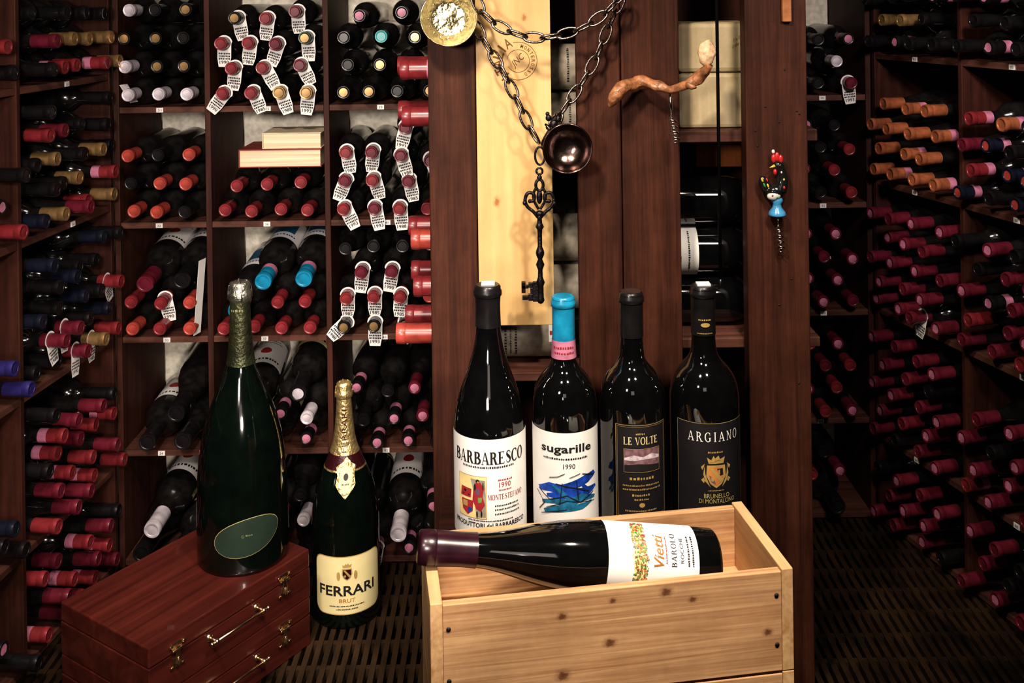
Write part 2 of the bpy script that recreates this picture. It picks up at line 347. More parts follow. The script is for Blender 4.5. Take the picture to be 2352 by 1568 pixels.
def capmesh(kind,mat,top=None,band=None):
    key=(kind,mat,top,band)
    if key in CM: return CM[key]
    pr,R,L,_=KIND[kind]; r=R*.40+.0014; m=MB(); z0=.81*L
    if band:
        m.lathe([(r,z0),(r,z0+.020)],band,18); m.lathe([(r,z0+.020),(r,L*.95)],mat,18)
    else: m.lathe([(r,z0),(r,L*.95)],mat,18)
    m.lathe([(r,L*.95),(r+.0011,L*.955),(r+.0011,L*.985),(r,L)],mat,18)
    m.lathe([(r,L),(r*.75,L+.0003),(r*.7,L-.0012)],mat,18); m.lathe([(r*.7,L-.0012),(1e-5,L-.0012)],top or mat,18)
    CM[key]=m.mesh('capsule'); return CM[key]
TAGM=[]
for vi,(yr,an) in enumerate((('1988',0),('1990',0),('1985',0),('1993',0))):
    m=MB(); n=28; V=[];Fs=[]; sc=(.86,.90,.83,.88)[vi]
    for j in range(n):
        a=2*math.pi*j/n; cx,cy=math.cos(a),math.sin(a)
        r=.0200 if cy<=0 else min(.0172/max(1e-4,abs(cx)),.066*sc/cy)
        r=max(r,.0176); V+= [(cx*.0158,cy*.0158,0),(cx*r,cy*r,0)]
    for j in range(n):
        k=(j+1)%n; Fs.append((2*j,2*j+1,2*k+1,2*k))
    m.add(V,Fs,'paper',False)
    rr=random.Random(vi)
    for li,yy in enumerate((.024,.0305,.037)):
        xx=-.0145
        while xx<.012:
            w=rr.uniform(.002,.004); m.add([(xx,yy,.0005),(xx+w,yy,.0005),(xx+w,yy+rr.uniform(.003,.005),.0005),(xx,yy+.004,.0005)],[(0,1,2,3)],'ink',False); xx+=w+.0011
    vs,fs=text2d(yr,.02); m.add([(-tx*.023,.0475-ty*.0085,.0005) for tx,ty in vs],fs,'ink',False)
    TAGM.append(m.mesh('neck_tag'))
def lablmesh(kind,style,seed=0):
    key=('L',kind,style)
    if key in CM: return CM[key]
    pr,R,L,_=KIND[kind]; m=MB(); w=Wrap(m,R)
    base={'cream':'cream','aged':'oldpaper','emblem':'oldpaper'}.get(style,'paper')
    z0,z1=.14*L,.50*L; a=R*1.35
    if style in('aged','emblem'): z0,z1=.08*L,.56*L
    if style=='text': z0,z1=.12*L,.43*L
    w.rect(-a,a,z0,z1,base,.0008)
    if style in('print','cream'):
        w.lines(-a*.7,a*.7,z1-.02,.009,'ink',seed=3); w.oval(0,(z0+z1)/2,.014,.016,'redink' if style=='print' else 'blueink',.0012)
        w.lines(-a*.6,a*.6,z0+.022,.004,'ink',seed=5); w.lines(-a*.5,a*.5,z0+.012,.004,'ink',seed=6)
    if style=='text':
        for k in range(5): w.lines(-a*.6,a*.6,z1-.02-k*.02,.004+.003*(k%2),'ink',seed=5+k)
    if style in('aged','emblem'):
        for k in range(6):
            w.lines(-a*.7,a*.7,z1-.02-k*.011,.0055 if k%2 else .0035,'ink',seed=30+k)
        if style=='emblem':
            w.rect(-.018,.018,.05,.085,'paper',.0012)
            for q in((-.012,.06),(.0,.06),(.012,.06),(-.006,.07),(.006,.07),(0,.079)): w.rect(q[0]-.004,q[0]+.004,q[1]-.003,q[1]+.004,'redink',.0016)
        w.lines(-a*.6,a*.6,z0+.02,.005,'ink',seed=5)
    if style=='blue':
        w.lines(-a*.6,a*.6,z1-.02,.008,'blueink',seed=3); w.rect(-a*.5,a*.5,z0+.02,z1-.04,'teal',.0012)
    CM[key]=m.mesh('label'); return CM[key]
ST={'r':('red',None,None,0,'bord',None,'red-capped wine bottle'),'R':('bred',None,None,0,'bord',None,'bright red-capped wine bottle'),
't':('red',None,None,1,'bord',None,'tagged red-capped wine bottle'),'T':('dred',None,None,1,'bord',None,'tagged burgundy-capped wine bottle'),
'D':('black','gold',None,1,'bord',None,'tagged black-capped wine bottle'),'Y':('gold',None,None,1,'burg',None,'tagged gold-capped wine bottle'),
'G':('greenc','gold',None,1,'bord',None,'tagged green-capped wine bottle'),
'd':('black',None,None,0,'bord',None,'black-capped wine bottle'),'g':('black','gold',None,0,'bord',None,'black-capped gold-topped wine bottle'),
'w':('white','white',None,0,'bord',None,'silver-capped wine bottle'),'y':('gold','gold',None,0,'bord',None,'gold-capped wine bottle'),
'n':('navy',None,None,0,'bord',None,'navy-capped wine bottle'),'i':('indigo',None,None,0,'bord',None,'purple-blue capped wine bottle'),
'q':('navy','bred','pink',0,'bord',None,'navy-capped pink-banded bottle'),
'o':('orange','orange',None,0,'burg',None,'copper-capped wine bottle'),'O':('orange','orange','pink',0,'burg',None,'copper-capped pink-banded bottle'),
'p':('red',None,'pink',0,'bord',None,'red-capped pink-banded bottle'),'k':('dred','pink',None,0,'burg',None,'burgundy-capped pink-topped bottle'),
'K':('dred',None,None,0,'burg',None,'burgundy-capped wine bottle'),
'x':('black','pink','pink',0,'bord',None,'black-capped pink-banded bottle'),
'c':('tealcap','tealcap',None,0,'bord',None,'teal-capped wine bottle'),
'B':('blue','blue','pink',0,'mag','blue','blue-capped large bottle'),'M':('black',None,None,0,'magburg',None,'unlabelled dark large bottle'),
'L':('dred',None,None,0,'mag','print','large white-labelled bottle'),'C':('black','white',None,0,'mag','cream','large cream-labelled bottle'),
'W':('white','white',None,0,'mag','print','large silver-capped labelled bottle'),'P':('black',None,None,0,'mag','print','large black-capped white-labelled bottle'),'X':('black','pink','pink',1,'bord',None,'tagged pink-banded black bottle')}
def orient(dirv,face):
    Z=Vector(dirv).normalized(); Y=-(Vector(face)-Z*Vector(face).dot(Z)).normalized(); X=Y.cross(Z)
    m=Matrix((X,Y,Z)).transposed().to_4x4(); return m
RACKB=[]
def bottle(base,dirv,code,label,group,face=(0,0,1),kind=None,lab=None):
    cm,top,band,tg,kd,lb,_=ST[code]; kd=kind or kd; lb=lab or lb
    e=bpy.data.objects.new('wine_bottle',None); C.objects.link(e); e.empty_display_size=.03
    e.matrix_world=Matrix.Translation(base)@orient(dirv,face); tag(e,label,'wine bottle',group)
    ch=[part(GM[kd],'glass',e),part(capmesh(kd,cm,top,band),'capsule',e)]
    if lb: ch.append(part(lablmesh(kd,lb),'label',e))
    if tg: ch.append(part(random.choice(TAGM),'neck_tag',e,Matrix.Translation((0,0,random.uniform(.258,.272)))@Matrix.Rotation(math.radians(random.gauss(0,17)),4,'Z')@Matrix.Rotation(math.radians(random.uniform(-4,4)),4,'X')))
    RACKB.append((e,ch))
    return e
ORD=['first','second','third','fourth','fifth','sixth','seventh']
ROW=['lowest row','second row','third row','fourth row','fifth row']
def fill(root,u0,u1,z0,z1,rows,cell,pro=.045,jit=.01,uj=.004,yaw=1.0,slant=0):
    mw=Matrix.Translation(root.location)@Matrix.Rotation(root.rotation_euler[2],4,'Z')
    placed=[]
    for ri,row in enumerate(rows):
        row=sorted((u+random.uniform(-uj,uj),c) for u,c in row); us=[]
        rs=[KIND[ST[c][4]][1] for _,c in row]
        for (u,c),r in zip(row,rs):
            u=max(u,u0+r+.0005)
            if us: u=max(u,us[-1]+rs[len(us)-1]+r+.0004)
            us.append(u)
        for i in range(len(us)-1,-1,-1):
            lim=(u1-rs[i]-.0005) if i==len(us)-1 else us[i+1]-rs[i+1]-rs[i]-.0004
            us[i]=min(us[i],lim)
        n=0
        for (u_,c),u,r in zip(row,us,rs):
            if u<u0+r-.002: continue
            z=z0+r+.0005
            for (pu,pz,prr) in placed:
                d=abs(pu-u); s=prr+r+.0002
                if d<s: z=max(z,pz+math.sqrt(s*s-d*d))
            if z+r>z1: continue
            placed.append((u,z,r))
            big=r>.04
            L=KIND[ST[c][4]][2]; w=L-pro+random.uniform(-jit,jit)
            if ST[c][3]: w=min(w,L-.046)
            w=min(w,.305)
            dl=Matrix.Rotation(math.radians(random.uniform(-yaw,yaw)),3,'Z')@Vector((0,-1,0)); cen=Vector((u,w-.09,z))
            if slant and ri>0 and z+r+.02<z1:
                a=math.radians(slant*(1 if big else .5)); dl=Vector((dl.x*math.cos(a),dl.y*math.cos(a),-math.sin(a))); cen=cen+Vector((0,0,.006))
            bw=mw@(cen-dl*.09); dv=(mw.to_3x3()@dl)
            bottle(bw,dv,c,'%s, %s from left, %s, %s'%(ST[c][6],ORD[n],ROW[ri],cell),'bottles in the '+cell); n+=1
    return max(p[1]+p[2] for p in placed)
# ---------------- racks
def rack(label,loc,rotz,us,zs,top,depth,plates=True,th=.014,start=31):
    t=thing('wine_rack',label,'wine rack',(loc[0],loc[1],0),rotz)
    for i,u in enumerate(us):
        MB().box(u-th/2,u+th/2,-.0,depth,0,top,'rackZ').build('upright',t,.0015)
    n=start
    for i in range(len(us)-1):
        for j,z in enumerate(zs):
            a,b=us[i]+th/2+.0003,us[i+1]-th/2-.0003
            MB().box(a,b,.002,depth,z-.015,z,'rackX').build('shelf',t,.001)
            if plates and j<len(zs)-1:
                m=MB(); cu=(a+b)/2+random.uniform(-.015,.015); m.box(cu-.0085,cu+.0085,-.0002,.0019,z-.0135,z-.0020,'paper')
                vs,fs=text2d(str(n)); m.add([(cu+x*.009,-.0005,z-.008+y*.006) for x,y in vs],fs,'ink'); m.build('number_plate',t); n+=1
    return t
YB=2.55
O=(P(272,640,YB).x,YB)
us=[0]+[P(p,640,YB).x-O[0] for p in (482,755,1030)]
zy=[P(640,y,YB).z for y in (242,507,770,1030,1282)]
zs=zy+[]
bl=rack('reddish brown compartment rack left behind the posts, full of bottles and two books',O,0,us,zs[:4]+[max(.02,zs[4])],1.62,.31)
zs[4]=max(.02,zs[4])
MB().box(-.0,us[-1],.0,.31,1.545,1.56,'rackX').build('shelf',bl)
BLC={(0,0):[[(325,'w'),(385,'w'),(447,'w')],[(307,'w'),(370,'g'),(430,'g')],[(330,'g'),(395,'g'),(455,'d')],[(315,'w'),(380,'d'),(440,'g')]],
(0,1):[[(507,'t'),(577,'t'),(645,'Y'),(712,'Y')],[(535,'t'),(605,'t'),(685,'T')],[(510,'t'),(575,'t'),(643,'T'),(712,'G')],[(545,'D'),(612,'t'),(680,'T')]],
(0,2):[[(787,'g'),(850,'g'),(915,'d'),(980,'g')],[(800,'d'),(870,'g'),(935,'d')],[(787,'d'),(870,'c'),(950,'g')],[(830,'x'),(925,'x')]],
(1,0):[[(325,'R'),(390,'R'),(455,'d')],[(300,'d'),(362,'R'),(430,'R')],[(322,'R'),(385,'d'),(445,'R')],[(300,'d'),(360,'d'),(437,'R')]],
(1,1):[[(512,'r'),(580,'r'),(645,'r'),(712,'r')],[(545,'r'),(615,'r'),(682,'r')]],
(1,2):[[(795,'t'),(862,'T'),(925,'t'),(990,'r')],[(790,'T'),(860,'t'),(945,'T')],[(800,'t'),(845,'T'),(910,'T'),(978,'T')],[(790,'T'),(865,'T'),(930,'T')]],
(2,0):[[(325,'R'),(395,'r'),(455,'R')],[(330,'r'),(398,'t'),(450,'R')],[(330,'L'),(440,'P')]],
(2,1):[[(515,'r'),(585,'r'),(655,'r'),(720,'r')],[(550,'B'),(640,'r'),(705,'r')],[(620,'B'),(715,'B')],],
(2,2):[[(795,'D'),(862,'D'),(925,'D'),(990,'r')],[(795,'t'),(858,'t'),(922,'t'),(980,'R')],[(828,'T'),(890,'T'),(955,'T')],[(800,'d'),(865,'d'),(930,'d'),(985,'d')]],
(3,0):[[(330,'P'),(430,'M')],[(400,'M')]],
(3,1):[[(520,'M'),(610,'C'),(700,'x')],[(660,'x'),(720,'w')],[(560,'P'),(690,'C')]],
(3,2):[[(800,'d'),(868,'x'),(935,'x'),(990,'d')],[(835,'d'),(905,'x'),(960,'k')],[(830,'x'),(880,'d'),(945,'k')]],
(4,0):[[(330,'M'),(425,'C')],[(370,'W')]],
(4,1):[[(520,'d'),(600,'M'),(690,'P')],[(640,'r'),(710,'w')],[(560,'P'),(680,'d')]],
(4,2):[[(800,'x'),(870,'X'),(940,'x'),(990,'x')],[(840,'x'),(920,'W')],[(985,'x'),(810,'d')]]}
rn=['top','second','third','fourth','bottom']; cn=['left','middle','right']
tops=[1.53]+zs[:4]; TOPZ={}
for (r,c),rows in BLC.items():
    rr=[]
    for ri,row in enumerate(rows):
        rr.append([(P(px,(r+1)*262-20-60*ri,2.505).x-O[0],code) for px,code in row])
    TOPZ[(r,c)]=fill(bl,us[c]+.007,us[c+1]-.007,zs[r],tops[r]-.016,rr,'%s-level %s cell of left rack'%(rn[r],cn[c]),yaw=4 if r>=3 else 1.5,jit=.02 if r>=3 else .012,slant=7 if (r>=3 or (r,c) in ((2,0),(2,1))) else 0)
zb=TOPZ[(1,1)]+.0008
def book(x0,x1,y0,y1,z0,z1,label,cover,pages='pages'):
    t=thing('book',label,'book',((x0+x1)/2,(y0+y1)/2,z0)); w=(x1-x0)/2; d=(y1-y0)/2; h=z1-z0
    MB().box(-w+.003,w-.003,-d+.004,d-.004,.0025,h-.0025,pages).build('pages',t)
    m=MB(); m.box(-w,w,-d,d,0,.0025,cover); m.box(-w,w,-d,d,h-.0025,h,cover); m.box(-w,-w+.0028,-d,d,.0025,h-.0025,cover); m.build('cover',t,.0008); return t
bx=P(645,400,YB).x
book(bx-.1,bx+.105,2.53,2.68,zb,zb+.045,'thick red-covered book lying on the bottles, lower of two','bookred')
book(bx-.042,bx+.105,2.535,2.66,zb+.0455,zb+.085,'smaller cream book lying on top of the red-covered book','bookcream')
def card(px0,py0,px1,py1,D,w,label):
    a=P(px0,py0,D);b=P(px1,py1,D); d=Vector((0.25*w,w,0)); m=MB()
    m.add([a,b,b+d,a+d],[(0,1,2,3)],'paper')
    o=m.build('paper_card'); s=o.modifiers.new('Solid','SOLIDIFY'); s.thickness=.001; tag(o,label,'card')
card(472,592,460,762,2.54,-.03,'folded white paper sheet standing beside bottles at right of third-level left cell')
card(275,195,300,236,2.535,.03,'small white card leaning at lower left corner of top left cell')
# left side rack
th=math.atan2(.9949,.1011)
OLx=-.995-.1016*(2.55-1.75)-.004
lus=[0.0,.402,.798]
lz=[H-.17,H-.494,H-.82,H-1.145,.018]
ls=rack('dark rack along left wall, with bottle necks pointing right',(OLx,1.75),th,lus,lz,1.9,.33,start=61)
LC={(0,1):['dprpy','Kyyy','dddd'],(1,1):['nyKry','ddyp','dydyd','rKdd','ddd.d'],(2,1):['ddTYr','TTdn','ndndt','dndd','n.dnd'],(3,1):['rKKpr','KprK','dpKrp','pKKd','d.dK'],(4,1):['pKrpK','KpKp','rKpKd'],
(0,0):['...pd','..dp'],(1,0):['...dr','...x','...dd'],(2,0):['...di','..di'],(3,0):['...dd','..dn'],(4,0):['...xd','...x']}
def strrows(rows,a,b,pitch):
    out=[]
    for ri,s in enumerate(rows):
        out.append([(a+.0355+(k+(.5 if ri%2 else 0))*pitch+.002,ch) for k,ch in enumerate(s) if ch!='.'])
    return out
for (r,c),rows in LC.items():
    a,b=lus[c]+.008,lus[c+1]-.008
    fill(ls,a,b,lz[r],([1.86]+lz)[r]-.017,strrows(rows,a,b,(b-a-.074)/4.02),'%s-level %s cell of left-wall rack'%(rn[r],['near','far'][c]),pro=.03,jit=.025,yaw=2.5,uj=.006)
# right side rack
ORx=P(2012,640,2.73).x
thr=math.atan2(-.963,.269)
rus=[0,.335,.68]; rz=[H-.155,H-.49,H-.83,H-1.165,.018]
rs_=rack('dark rack along right wall, with copper and burgundy capsules pointing left',(ORx,2.73),thr,rus,rz,1.9,.33,start=81)
RC={(0,0):['dxdd','yyd','dddx'],(1,0):['oOoO','oOo','oooO','oOo'],(2,0):['kkTk','kKk','KkkK','kkK','kKkk'],(3,0):['KdKk','kKk','kkKk','kKd','kKKk'],(4,0):['kKkd','Kkk','dkKk'],
(0,1):['dxdd','ddx','dxdd'],(1,1):['qdqq','pqq','Kqdq','pOd'],(2,1):['KKrk','rKk','kxKr','dKk','dkdd'],(3,1):['pkKK','kkK','kdkp','Kkd'],(4,1):['KkKd','Kdk','kKdd']}
for (r,c),rows in RC.items():
    a,b=rus[c]+.008,rus[c+1]-.008
    fill(rs_,a,b,rz[r],([1.86]+rz)[r]-.017,strrows(rows,a,b,(b-a-.075)/3.02),'%s-level %s cell of right-wall rack'%(rn[r],['far','near'][c]),pro=.040,jit=.014,uj=.004,yaw=1.5)
# right back rack
XRB=P(1775,640,2.74).x; wRB=P(2000,640,2.74).x-XRB
rbz=[P(1930,y,2.74).z for y in (218,465,712,960)]+[.018]
rb=rack('narrow back rack seen between the right post and right wall rack',(XRB,2.74),0,[0,wRB],rbz,1.9,.31,start=91)
RBC=[['ddT','dw','ddx'],['rdr','kr','ddr','xd'],['kkK','kk','kKk','kk'],['krk','kr','kKr','rk'],['LP','rk','dd']]
for r,rows in enumerate(RBC):
    a,b=.008,wRB-.008
    fill(rb,a,b,rbz[r],([1.86]+rbz)[r]-.017,strrows(rows,a,b,.0775),'%s-level cell of narrow back rack'%rn[r],pro=.04,uj=.005)
# ---------------- middle rack with posts
mr=thing('display_rack','reddish brown plank rack with four tall boards standing in the middle','rack',(P(1400,1500,2.05).x,2.05,0))
mx0=mr.location.x
def xw(px,D=2.05,py=700): return P(px,py,D).x-mx0
for a,b,th_,zt in ((990,1098,.04,2.3),(1331,1432,.03,2.3),(1434,1567,.033,2.3),(1719,1861,.045,2.3)):
    MB().box(xw(a),xw(b),0,th_,0,zt,'post').build('post',mr,.003)
zs1=P(1640,292,2.15).z; zs2=P(1640,757,2.15).z; zsl1=P(1200,318,2.2).z; zsl2=P(1200,846,2.12).z
xdv=xw(1400,2.2)
MB().box(xdv,xw(1850,2.2),.046,.36,zs1-.024,zs1,'rackX').build('shelf',mr,.002)
MB().box(xdv,xw(1850,2.2),.046,.36,zs2-.02,zs2,'rackX').build('shelf',mr,.002)
MB().box(xw(1005,2.2),xdv-.013,.046,.36,zsl1-.018,zsl1,'rackX').build('shelf',mr,.002)
MB().box(xw(1005,2.2),xdv-.013,.046,.36,zsl2-.018,zsl2,'rackX').build('shelf',mr,.002)
MB().box(xdv-.012,xdv-.001,.046,.36,0,2.3,'rackZ').build('divider',mr)
MB().box(xw(1020,2.42),xw(1845,2.42),.362,.375,0,2.3,'rackZ').build('back_panel',mr)
for px,py in ((1735,300),(1740,335),(1778,345),(1758,245),(1790,280),(1830,255),(1836,262),(1802,160),(1818,640),(1790,700),(1835,880)):
    m=MB(); p=P(px,py,2.05); m.ell((p.x-mx0,-.0002,p.z),(.0022,.0015,.0022),'ink',8,6); m.build('nail',mr)
def cross(tipx,Y,z,code,label,kind='cross',lab='aged',face=(0,-1,.25),L=.40):
    bottle(Vector((tipx+L,Y,z)),(-1,0,0),code,label,'large bottles lying across the middle rack',face,kind,lab)
R_=.0500
for i,(px,zz,code,fl) in enumerate(((945,zsl1+R_,'p','upper pair, lower'),(942,zsl1+R_*3+.001,'p','upper pair, upper'),(925,zsl2+R_,'R','lowest of lower stack'),(966,zsl2+R_*3+.001,'p','second up in lower stack'),(962,zsl2+R_*5+.002,'R','topmost of lower stack'))):
    x=P(px,600,2.2).x
    cross(x,2.2,zz+.0005,code,'large red-capped bottle poking left past the left post, '+fl,lab='emblem' if i==2 else 'aged',L=.395)
for i,(px,zz,code,fl) in enumerate(((950,zsl1+R_,'r','upper shelf, lower'),(950,zsl1+R_*3+.001,'r','upper shelf, upper'),(960,zsl2+R_,'r','lower shelf, lowest'),(975,zsl2+R_*3+.001,'r','lower shelf, second'),(970,zsl2+R_*5+.002,'r','lower shelf, topmost'))):
    x=P(px,600,2.32).x
    cross(x-.02,2.33,zz+.0005,code,'large bottle in rear row behind left post, '+fl)
R2=.052
for i in range(3):
    bottle(Vector((P(1412,600,2.2).x,2.2,zs2+R2*(2*i+1)+.001*i+.0005)),(1,0,0),'d','large dark bottle lying in right gap between boards, '+['lowest','middle one with white label','topmost'][i]+' of three','large bottles lying across the middle rack',(0,-1,.2),'crossr','text' if i==1 else None)
# pale case in niche
x0=P(1560,200,2.12).x; x1=P(1745,200,2.12).x
cs=thing('wooden_case','aged cream wooden case with burnt lettering standing on shelf between the boards','case',((x0+x1)/2,2.2,zs1+.0005)); hw=(x1-x0)/2
hc=P(1640,52,2.14).z-zs1
MB().box(-hw,hw,-.07,.1,0,hc*.52,'case wood').build('body',cs,.008)
MB().box(-hw-.001,hw+.001,-.071,.101,hc*.52+.0015,hc,'case wood').build('lid',cs,.010)
rr=random.Random(5); m=MB()
for k in range(22):
    tx=.030+k*.0022; 
    for j in range(2):
        if rr.random()<.75:
            zz=.165+j*.012+k*.0012; hh=rr.uniform(.004,.009); m.add([(tx,-.0716,zz),(tx+.0011,-.0716,zz),(tx+.0017,-.0716,zz+hh),(tx+.0006,-.0716,zz+hh)],[(0,1,2,3)],'brand')
m.build('lettering',cs)
ow=MB().box(P(1598,400,2.3).x,P(1702,400,2.3).x,2.29,2.305,zs2+R2*6+.006,zs1-.026,'orange wood').build('wood_panel',None,.002); tag(ow,'orange-brown wood panel standing behind the dark bottles under the niche shelf','panel')
# ---------------- pine board
pb=thing('pine_board','pale tan pine board with round burnt stamp hanging beside left post','board',(P(1099,700,2.06).x,2.062,P(1180,748,2.06).z))
bw=P(1273,700,2.06).x-P(1099,700,2.06).x; bh=1.62-pb.location.z
MB().box(.001,bw,0,.022,0,bh,'pine').build('plank',pb,.0015)
m=MB(); c=P(1190,140,2.06); lx,lz_=c.x-pb.location.x,c.z-pb.location.z; Rr=.038
def ringflat(m,cx,cz,r,t,y,a0=0,a1=360,n=48):
    V=[];Fs=[]
    for k in range(n+1):
        a=math.radians(a0+(a1-a0)*k/n); V+=[(cx+(r-t/2)*math.cos(a),y,cz+(r-t/2)*math.sin(a)),(cx+(r+t/2)*math.cos(a),y,cz+(r+t/2)*math.sin(a))]
        if k: Fs.append((2*k-2,2*k-1,2*k+1,2*k))
    m.add(V,Fs,'brand')
ringflat(m,lx,lz_,Rr,.0011,-.0006,-120,105); ringflat(m,lx,lz_,Rr*.60,.0010,-.0006,-150,170)
def arc(m,st,cx,cz,r,a0,da,h,y,b=.01):
    for k,ch in enumerate(st):
        if ch==' ': continue
        a=math.radians(a0+da*k); vs,fs=text2d(ch,b)
        ph=a-math.pi/2; w=h*.68 if ch!='I' else h*.18
        m.add([(cx+r*math.cos(a)+(x*w*math.cos(ph)-q*h*math.sin(ph)),y,cz+r*math.sin(a)+(x*w*math.sin(ph)+q*h*math.cos(ph))) for x,q in vs],fs,'brand')
arc(m,'ITALIA',lx,lz_,Rr*1.08,230,-22,.0205,-.0007)
arc(m,'MONTEROSSO',lx,lz_,Rr*.80,75,-15,.0075,-.0007)
vs,fs=text2d('JNC',.0,.3); a=.75
m.add([(lx+(x*.032*math.cos(a)-y*.017*math.sin(a)),-.0007,lz_+(x*.032*math.sin(a)+y*.017*math.cos(a))) for x,y in vs],fs,'brand')
m.build('burnt_stamp',pb)
# ---------------- chain, tastevins, key
def arclen(pts,pitch):
    d=[0]
    for i in range(1,len(pts)): d.append(d[-1]+(pts[i]-pts[i-1]).length)
    n=int(d[-1]/pitch); out=[]
    for k in range(n+1):
        t=k*pitch; i=1
        while i<len(d)-1 and d[i]<t: i+=1
        f=(t-d[i-1])/(d[i]-d[i-1]); out.append(pts[i-1].lerp(pts[i],f))
    return out
def smooth3(p,n=6):
    o=[]
    for i in range(len(p)-1):
        p0=p[max(0,i-1)];p1=p[i];p2=p[i+1];p3=p[min(len(p)-1,i+2)]
        for k in range(n):
            t=k/n; o.append(.5*((2*p1)+(-p0+p2)*t+(2*p0-5*p1+4*p2-p3)*t*t+(-p0+3*p1-3*p2+p3)*t**3))
    o.append(p[-1]); return o
lk=MB(); n=20; pts=[]
for k in range(n):
    a=2*math.pi*k/n; pts.append(Vector((.0200*math.cos(a),.0102*math.copysign(abs(math.sin(a))**.75,math.sin(a)),0)))
lk.tube(pts,.0026,'chain',8,True); LK=lk.mesh('chain_link')
def chain(path,label,D=1.995):
    pp=smooth3([P(x,y,D) for x,y in path]); q=arclen(pp,.0330)
    t=thing('chain',label,'chain',q[0]);
    for i in range(len(q)-1):
        mid=(q[i]+q[i+1])/2; T=(q[i+1]-q[i]).normalized(); N=Vector((0,-1,0)); B=T.cross(N).normalized()
        a=math.radians(25 if i%2 else 112); Y=B*math.cos(a)+N*math.sin(a); Z=T.cross(Y)
        mt=Matrix((T,Y,Z)).transposed().to_4x4(); mt.translation=mid-q[0]
        part(LK,'chain_link',t,mt)
chain([(1075,-45),(1095,5),(1115,38),(1150,62),(1190,80),(1230,88),(1280,82),(1330,68),(1380,38),(1418,0),(1430,-45)],'upper swag of steel chain curving across top of pine board',1.975)
chain([(1070,20),(1095,60),(1115,100),(1150,155),(1190,235),(1215,290),(1240,332)],'chain strand descending from gold cup to the iron key',2.005)
chain([(1247,330),(1272,285),(1305,235),(1340,185),(1370,130),(1398,60),(1425,0),(1440,-45)],'chain strand rising from dark cup across second board',2.005)
def tastevin(c,r,mat,label,nm,tilt,yaw):
    t=thing(nm,label,'cup',c); t.rotation_euler=(math.radians(90+tilt),0,math.radians(yaw))
    pr=[(1e-5,-.30),(.18,-.27),(.3,-.29),(.55,-.30),(.66,-.25),(.8,-.1),(.93,.08),(1.0,.16),(1.02,.17),(1.0,.20),(.97,.19),(.88,.06),(.76,-.08),(.62,-.21),(.5,-.245),(.3,-.24),(.16,-.20),(1e-5,-.18)]
    if mat=='tdark': pr=[(1e-5,-.55),(.3,-.52),(.6,-.40),(.8,-.22),(.93,0),(1,.16),(1.02,.17),(1.0,.20),(.97,.19),(.90,.02),(.77,-.17),(.58,-.33),(.3,-.45),(1e-5,-.48)]
    MB().lathe([(a*r,b*r) for a,b in cr(pr,3)],mat,48).build('bowl',t)
    if mat=='tgold':
        m=MB()
        for k in range(16):
            a=2*math.pi*k/16; m.ell((r*.70*math.cos(a),r*.70*math.sin(a),-.14*r),(r*.045,r*.045,r*.04),mat,8,6)
        rr=random.Random(3)
        for k in range(22):
            a=rr.uniform(0,6.28); q=rr.uniform(.05,.5); m.ell((r*q*math.cos(a),r*q*math.sin(a),-.24*r),(r*.05,r*.04,r*.03),mat,8,6)
        m.build('bosses',t)
    m=MB(); m.tube([Vector((math.cos(2.3)*r*(1.0+.3*math.sin(math.pi*k/10)),math.sin(2.3)*r*(1.0+.3*math.sin(math.pi*k/10)),.15*r-.3*r*k/10)) for k in range(11)],r*.05,mat,8); m.build('handle',t)
    return t
tastevin(P(1030,42,1.985),.0545,'tgold','shiny hammered gold tasting cup hanging on the left post','tasting_cup',-4,6)
tastevin(P(1303,340,1.975),.0475,'tdark','dark tarnished tasting cup hanging where the chains meet','tasting_cup',-2,0)
m=MB(); p=P(1272,285,1.985)
for dx,dz,r in ((0,0,.008),(-.01,.012,.006),(.009,.01,.006),(.0,-.014,.007),(-.011,-.006,.005),(.006,.018,.004),(-.012,.02,.004)):
    m.ell((p.x+dx,p.y,p.z+dz),(r,r*.7,r*1.1),'iron',10,8)
m.tube([P(1268,290,1.985),P(1255,312,1.985),P(1246,330,1.985)],.003,'iron'); o=m.build('cup_clasp'); tag(o,'ornate dark metal clasp at top of the tarnished cup','clasp')
# key
D=1.99; kp=P(1240,350,D); ky=thing('iron_key','large ornate black iron key hanging in front of pine board','key',kp)
def K(px,py,dy=0): 
    q=P(px,py,D)-kp; return Vector((q.x,dy,q.z))
def ring(m,c,r,w,mat,seg=20,sx=1,sz=1): m.tube([c+Vector((r*sx*math.cos(2*math.pi*k/seg),0,r*sz*math.sin(2*math.pi*k/seg))) for k in range(seg)],w,mat,8,True)
m=MB(); ring(m,K(1240,358),.0105,.0022,'iron',sx=.9,sz=1.65); ring(m,K(1239,393),.006,.0022,'iron'); m.build('ring',ky)
m=MB(); w=.0034
ring(m,K(1239,425),.009,w*.9,'iron',sx=.8,sz=1.2)
for s in(-1,1):
    m.tube(smooth3([K(1239+s*4,498),K(1239+s*14,486),K(1239+s*28,474),K(1239+s*33,458),K(1239+s*26,443),K(1239+s*13,446),K(1239+s*13,460),K(1239+s*22,462)]),w,'iron')
    m.tube(smooth3([K(1239+s*2,480),K(1239+s*12,462),K(1239+s*14,445),K(1239+s*8,432)]),w*.8,'iron')
    m.ell(K(1239+s*34,466),(.004,.004,.005),'iron'); m.ell(K(1239+s*22,462),(.004,.004,.004),'iron')
m.ell(K(1239,408),(.005,.004,.006),'iron'); m.ell(K(1239,452),(.006,.004,.014),'iron'); m.ell(K(1239,490),(.009,.007,.006),'iron'); m.build('bow',ky)
m=MB()
zt=K(1240,492).z; zb_=K(1242,698).z
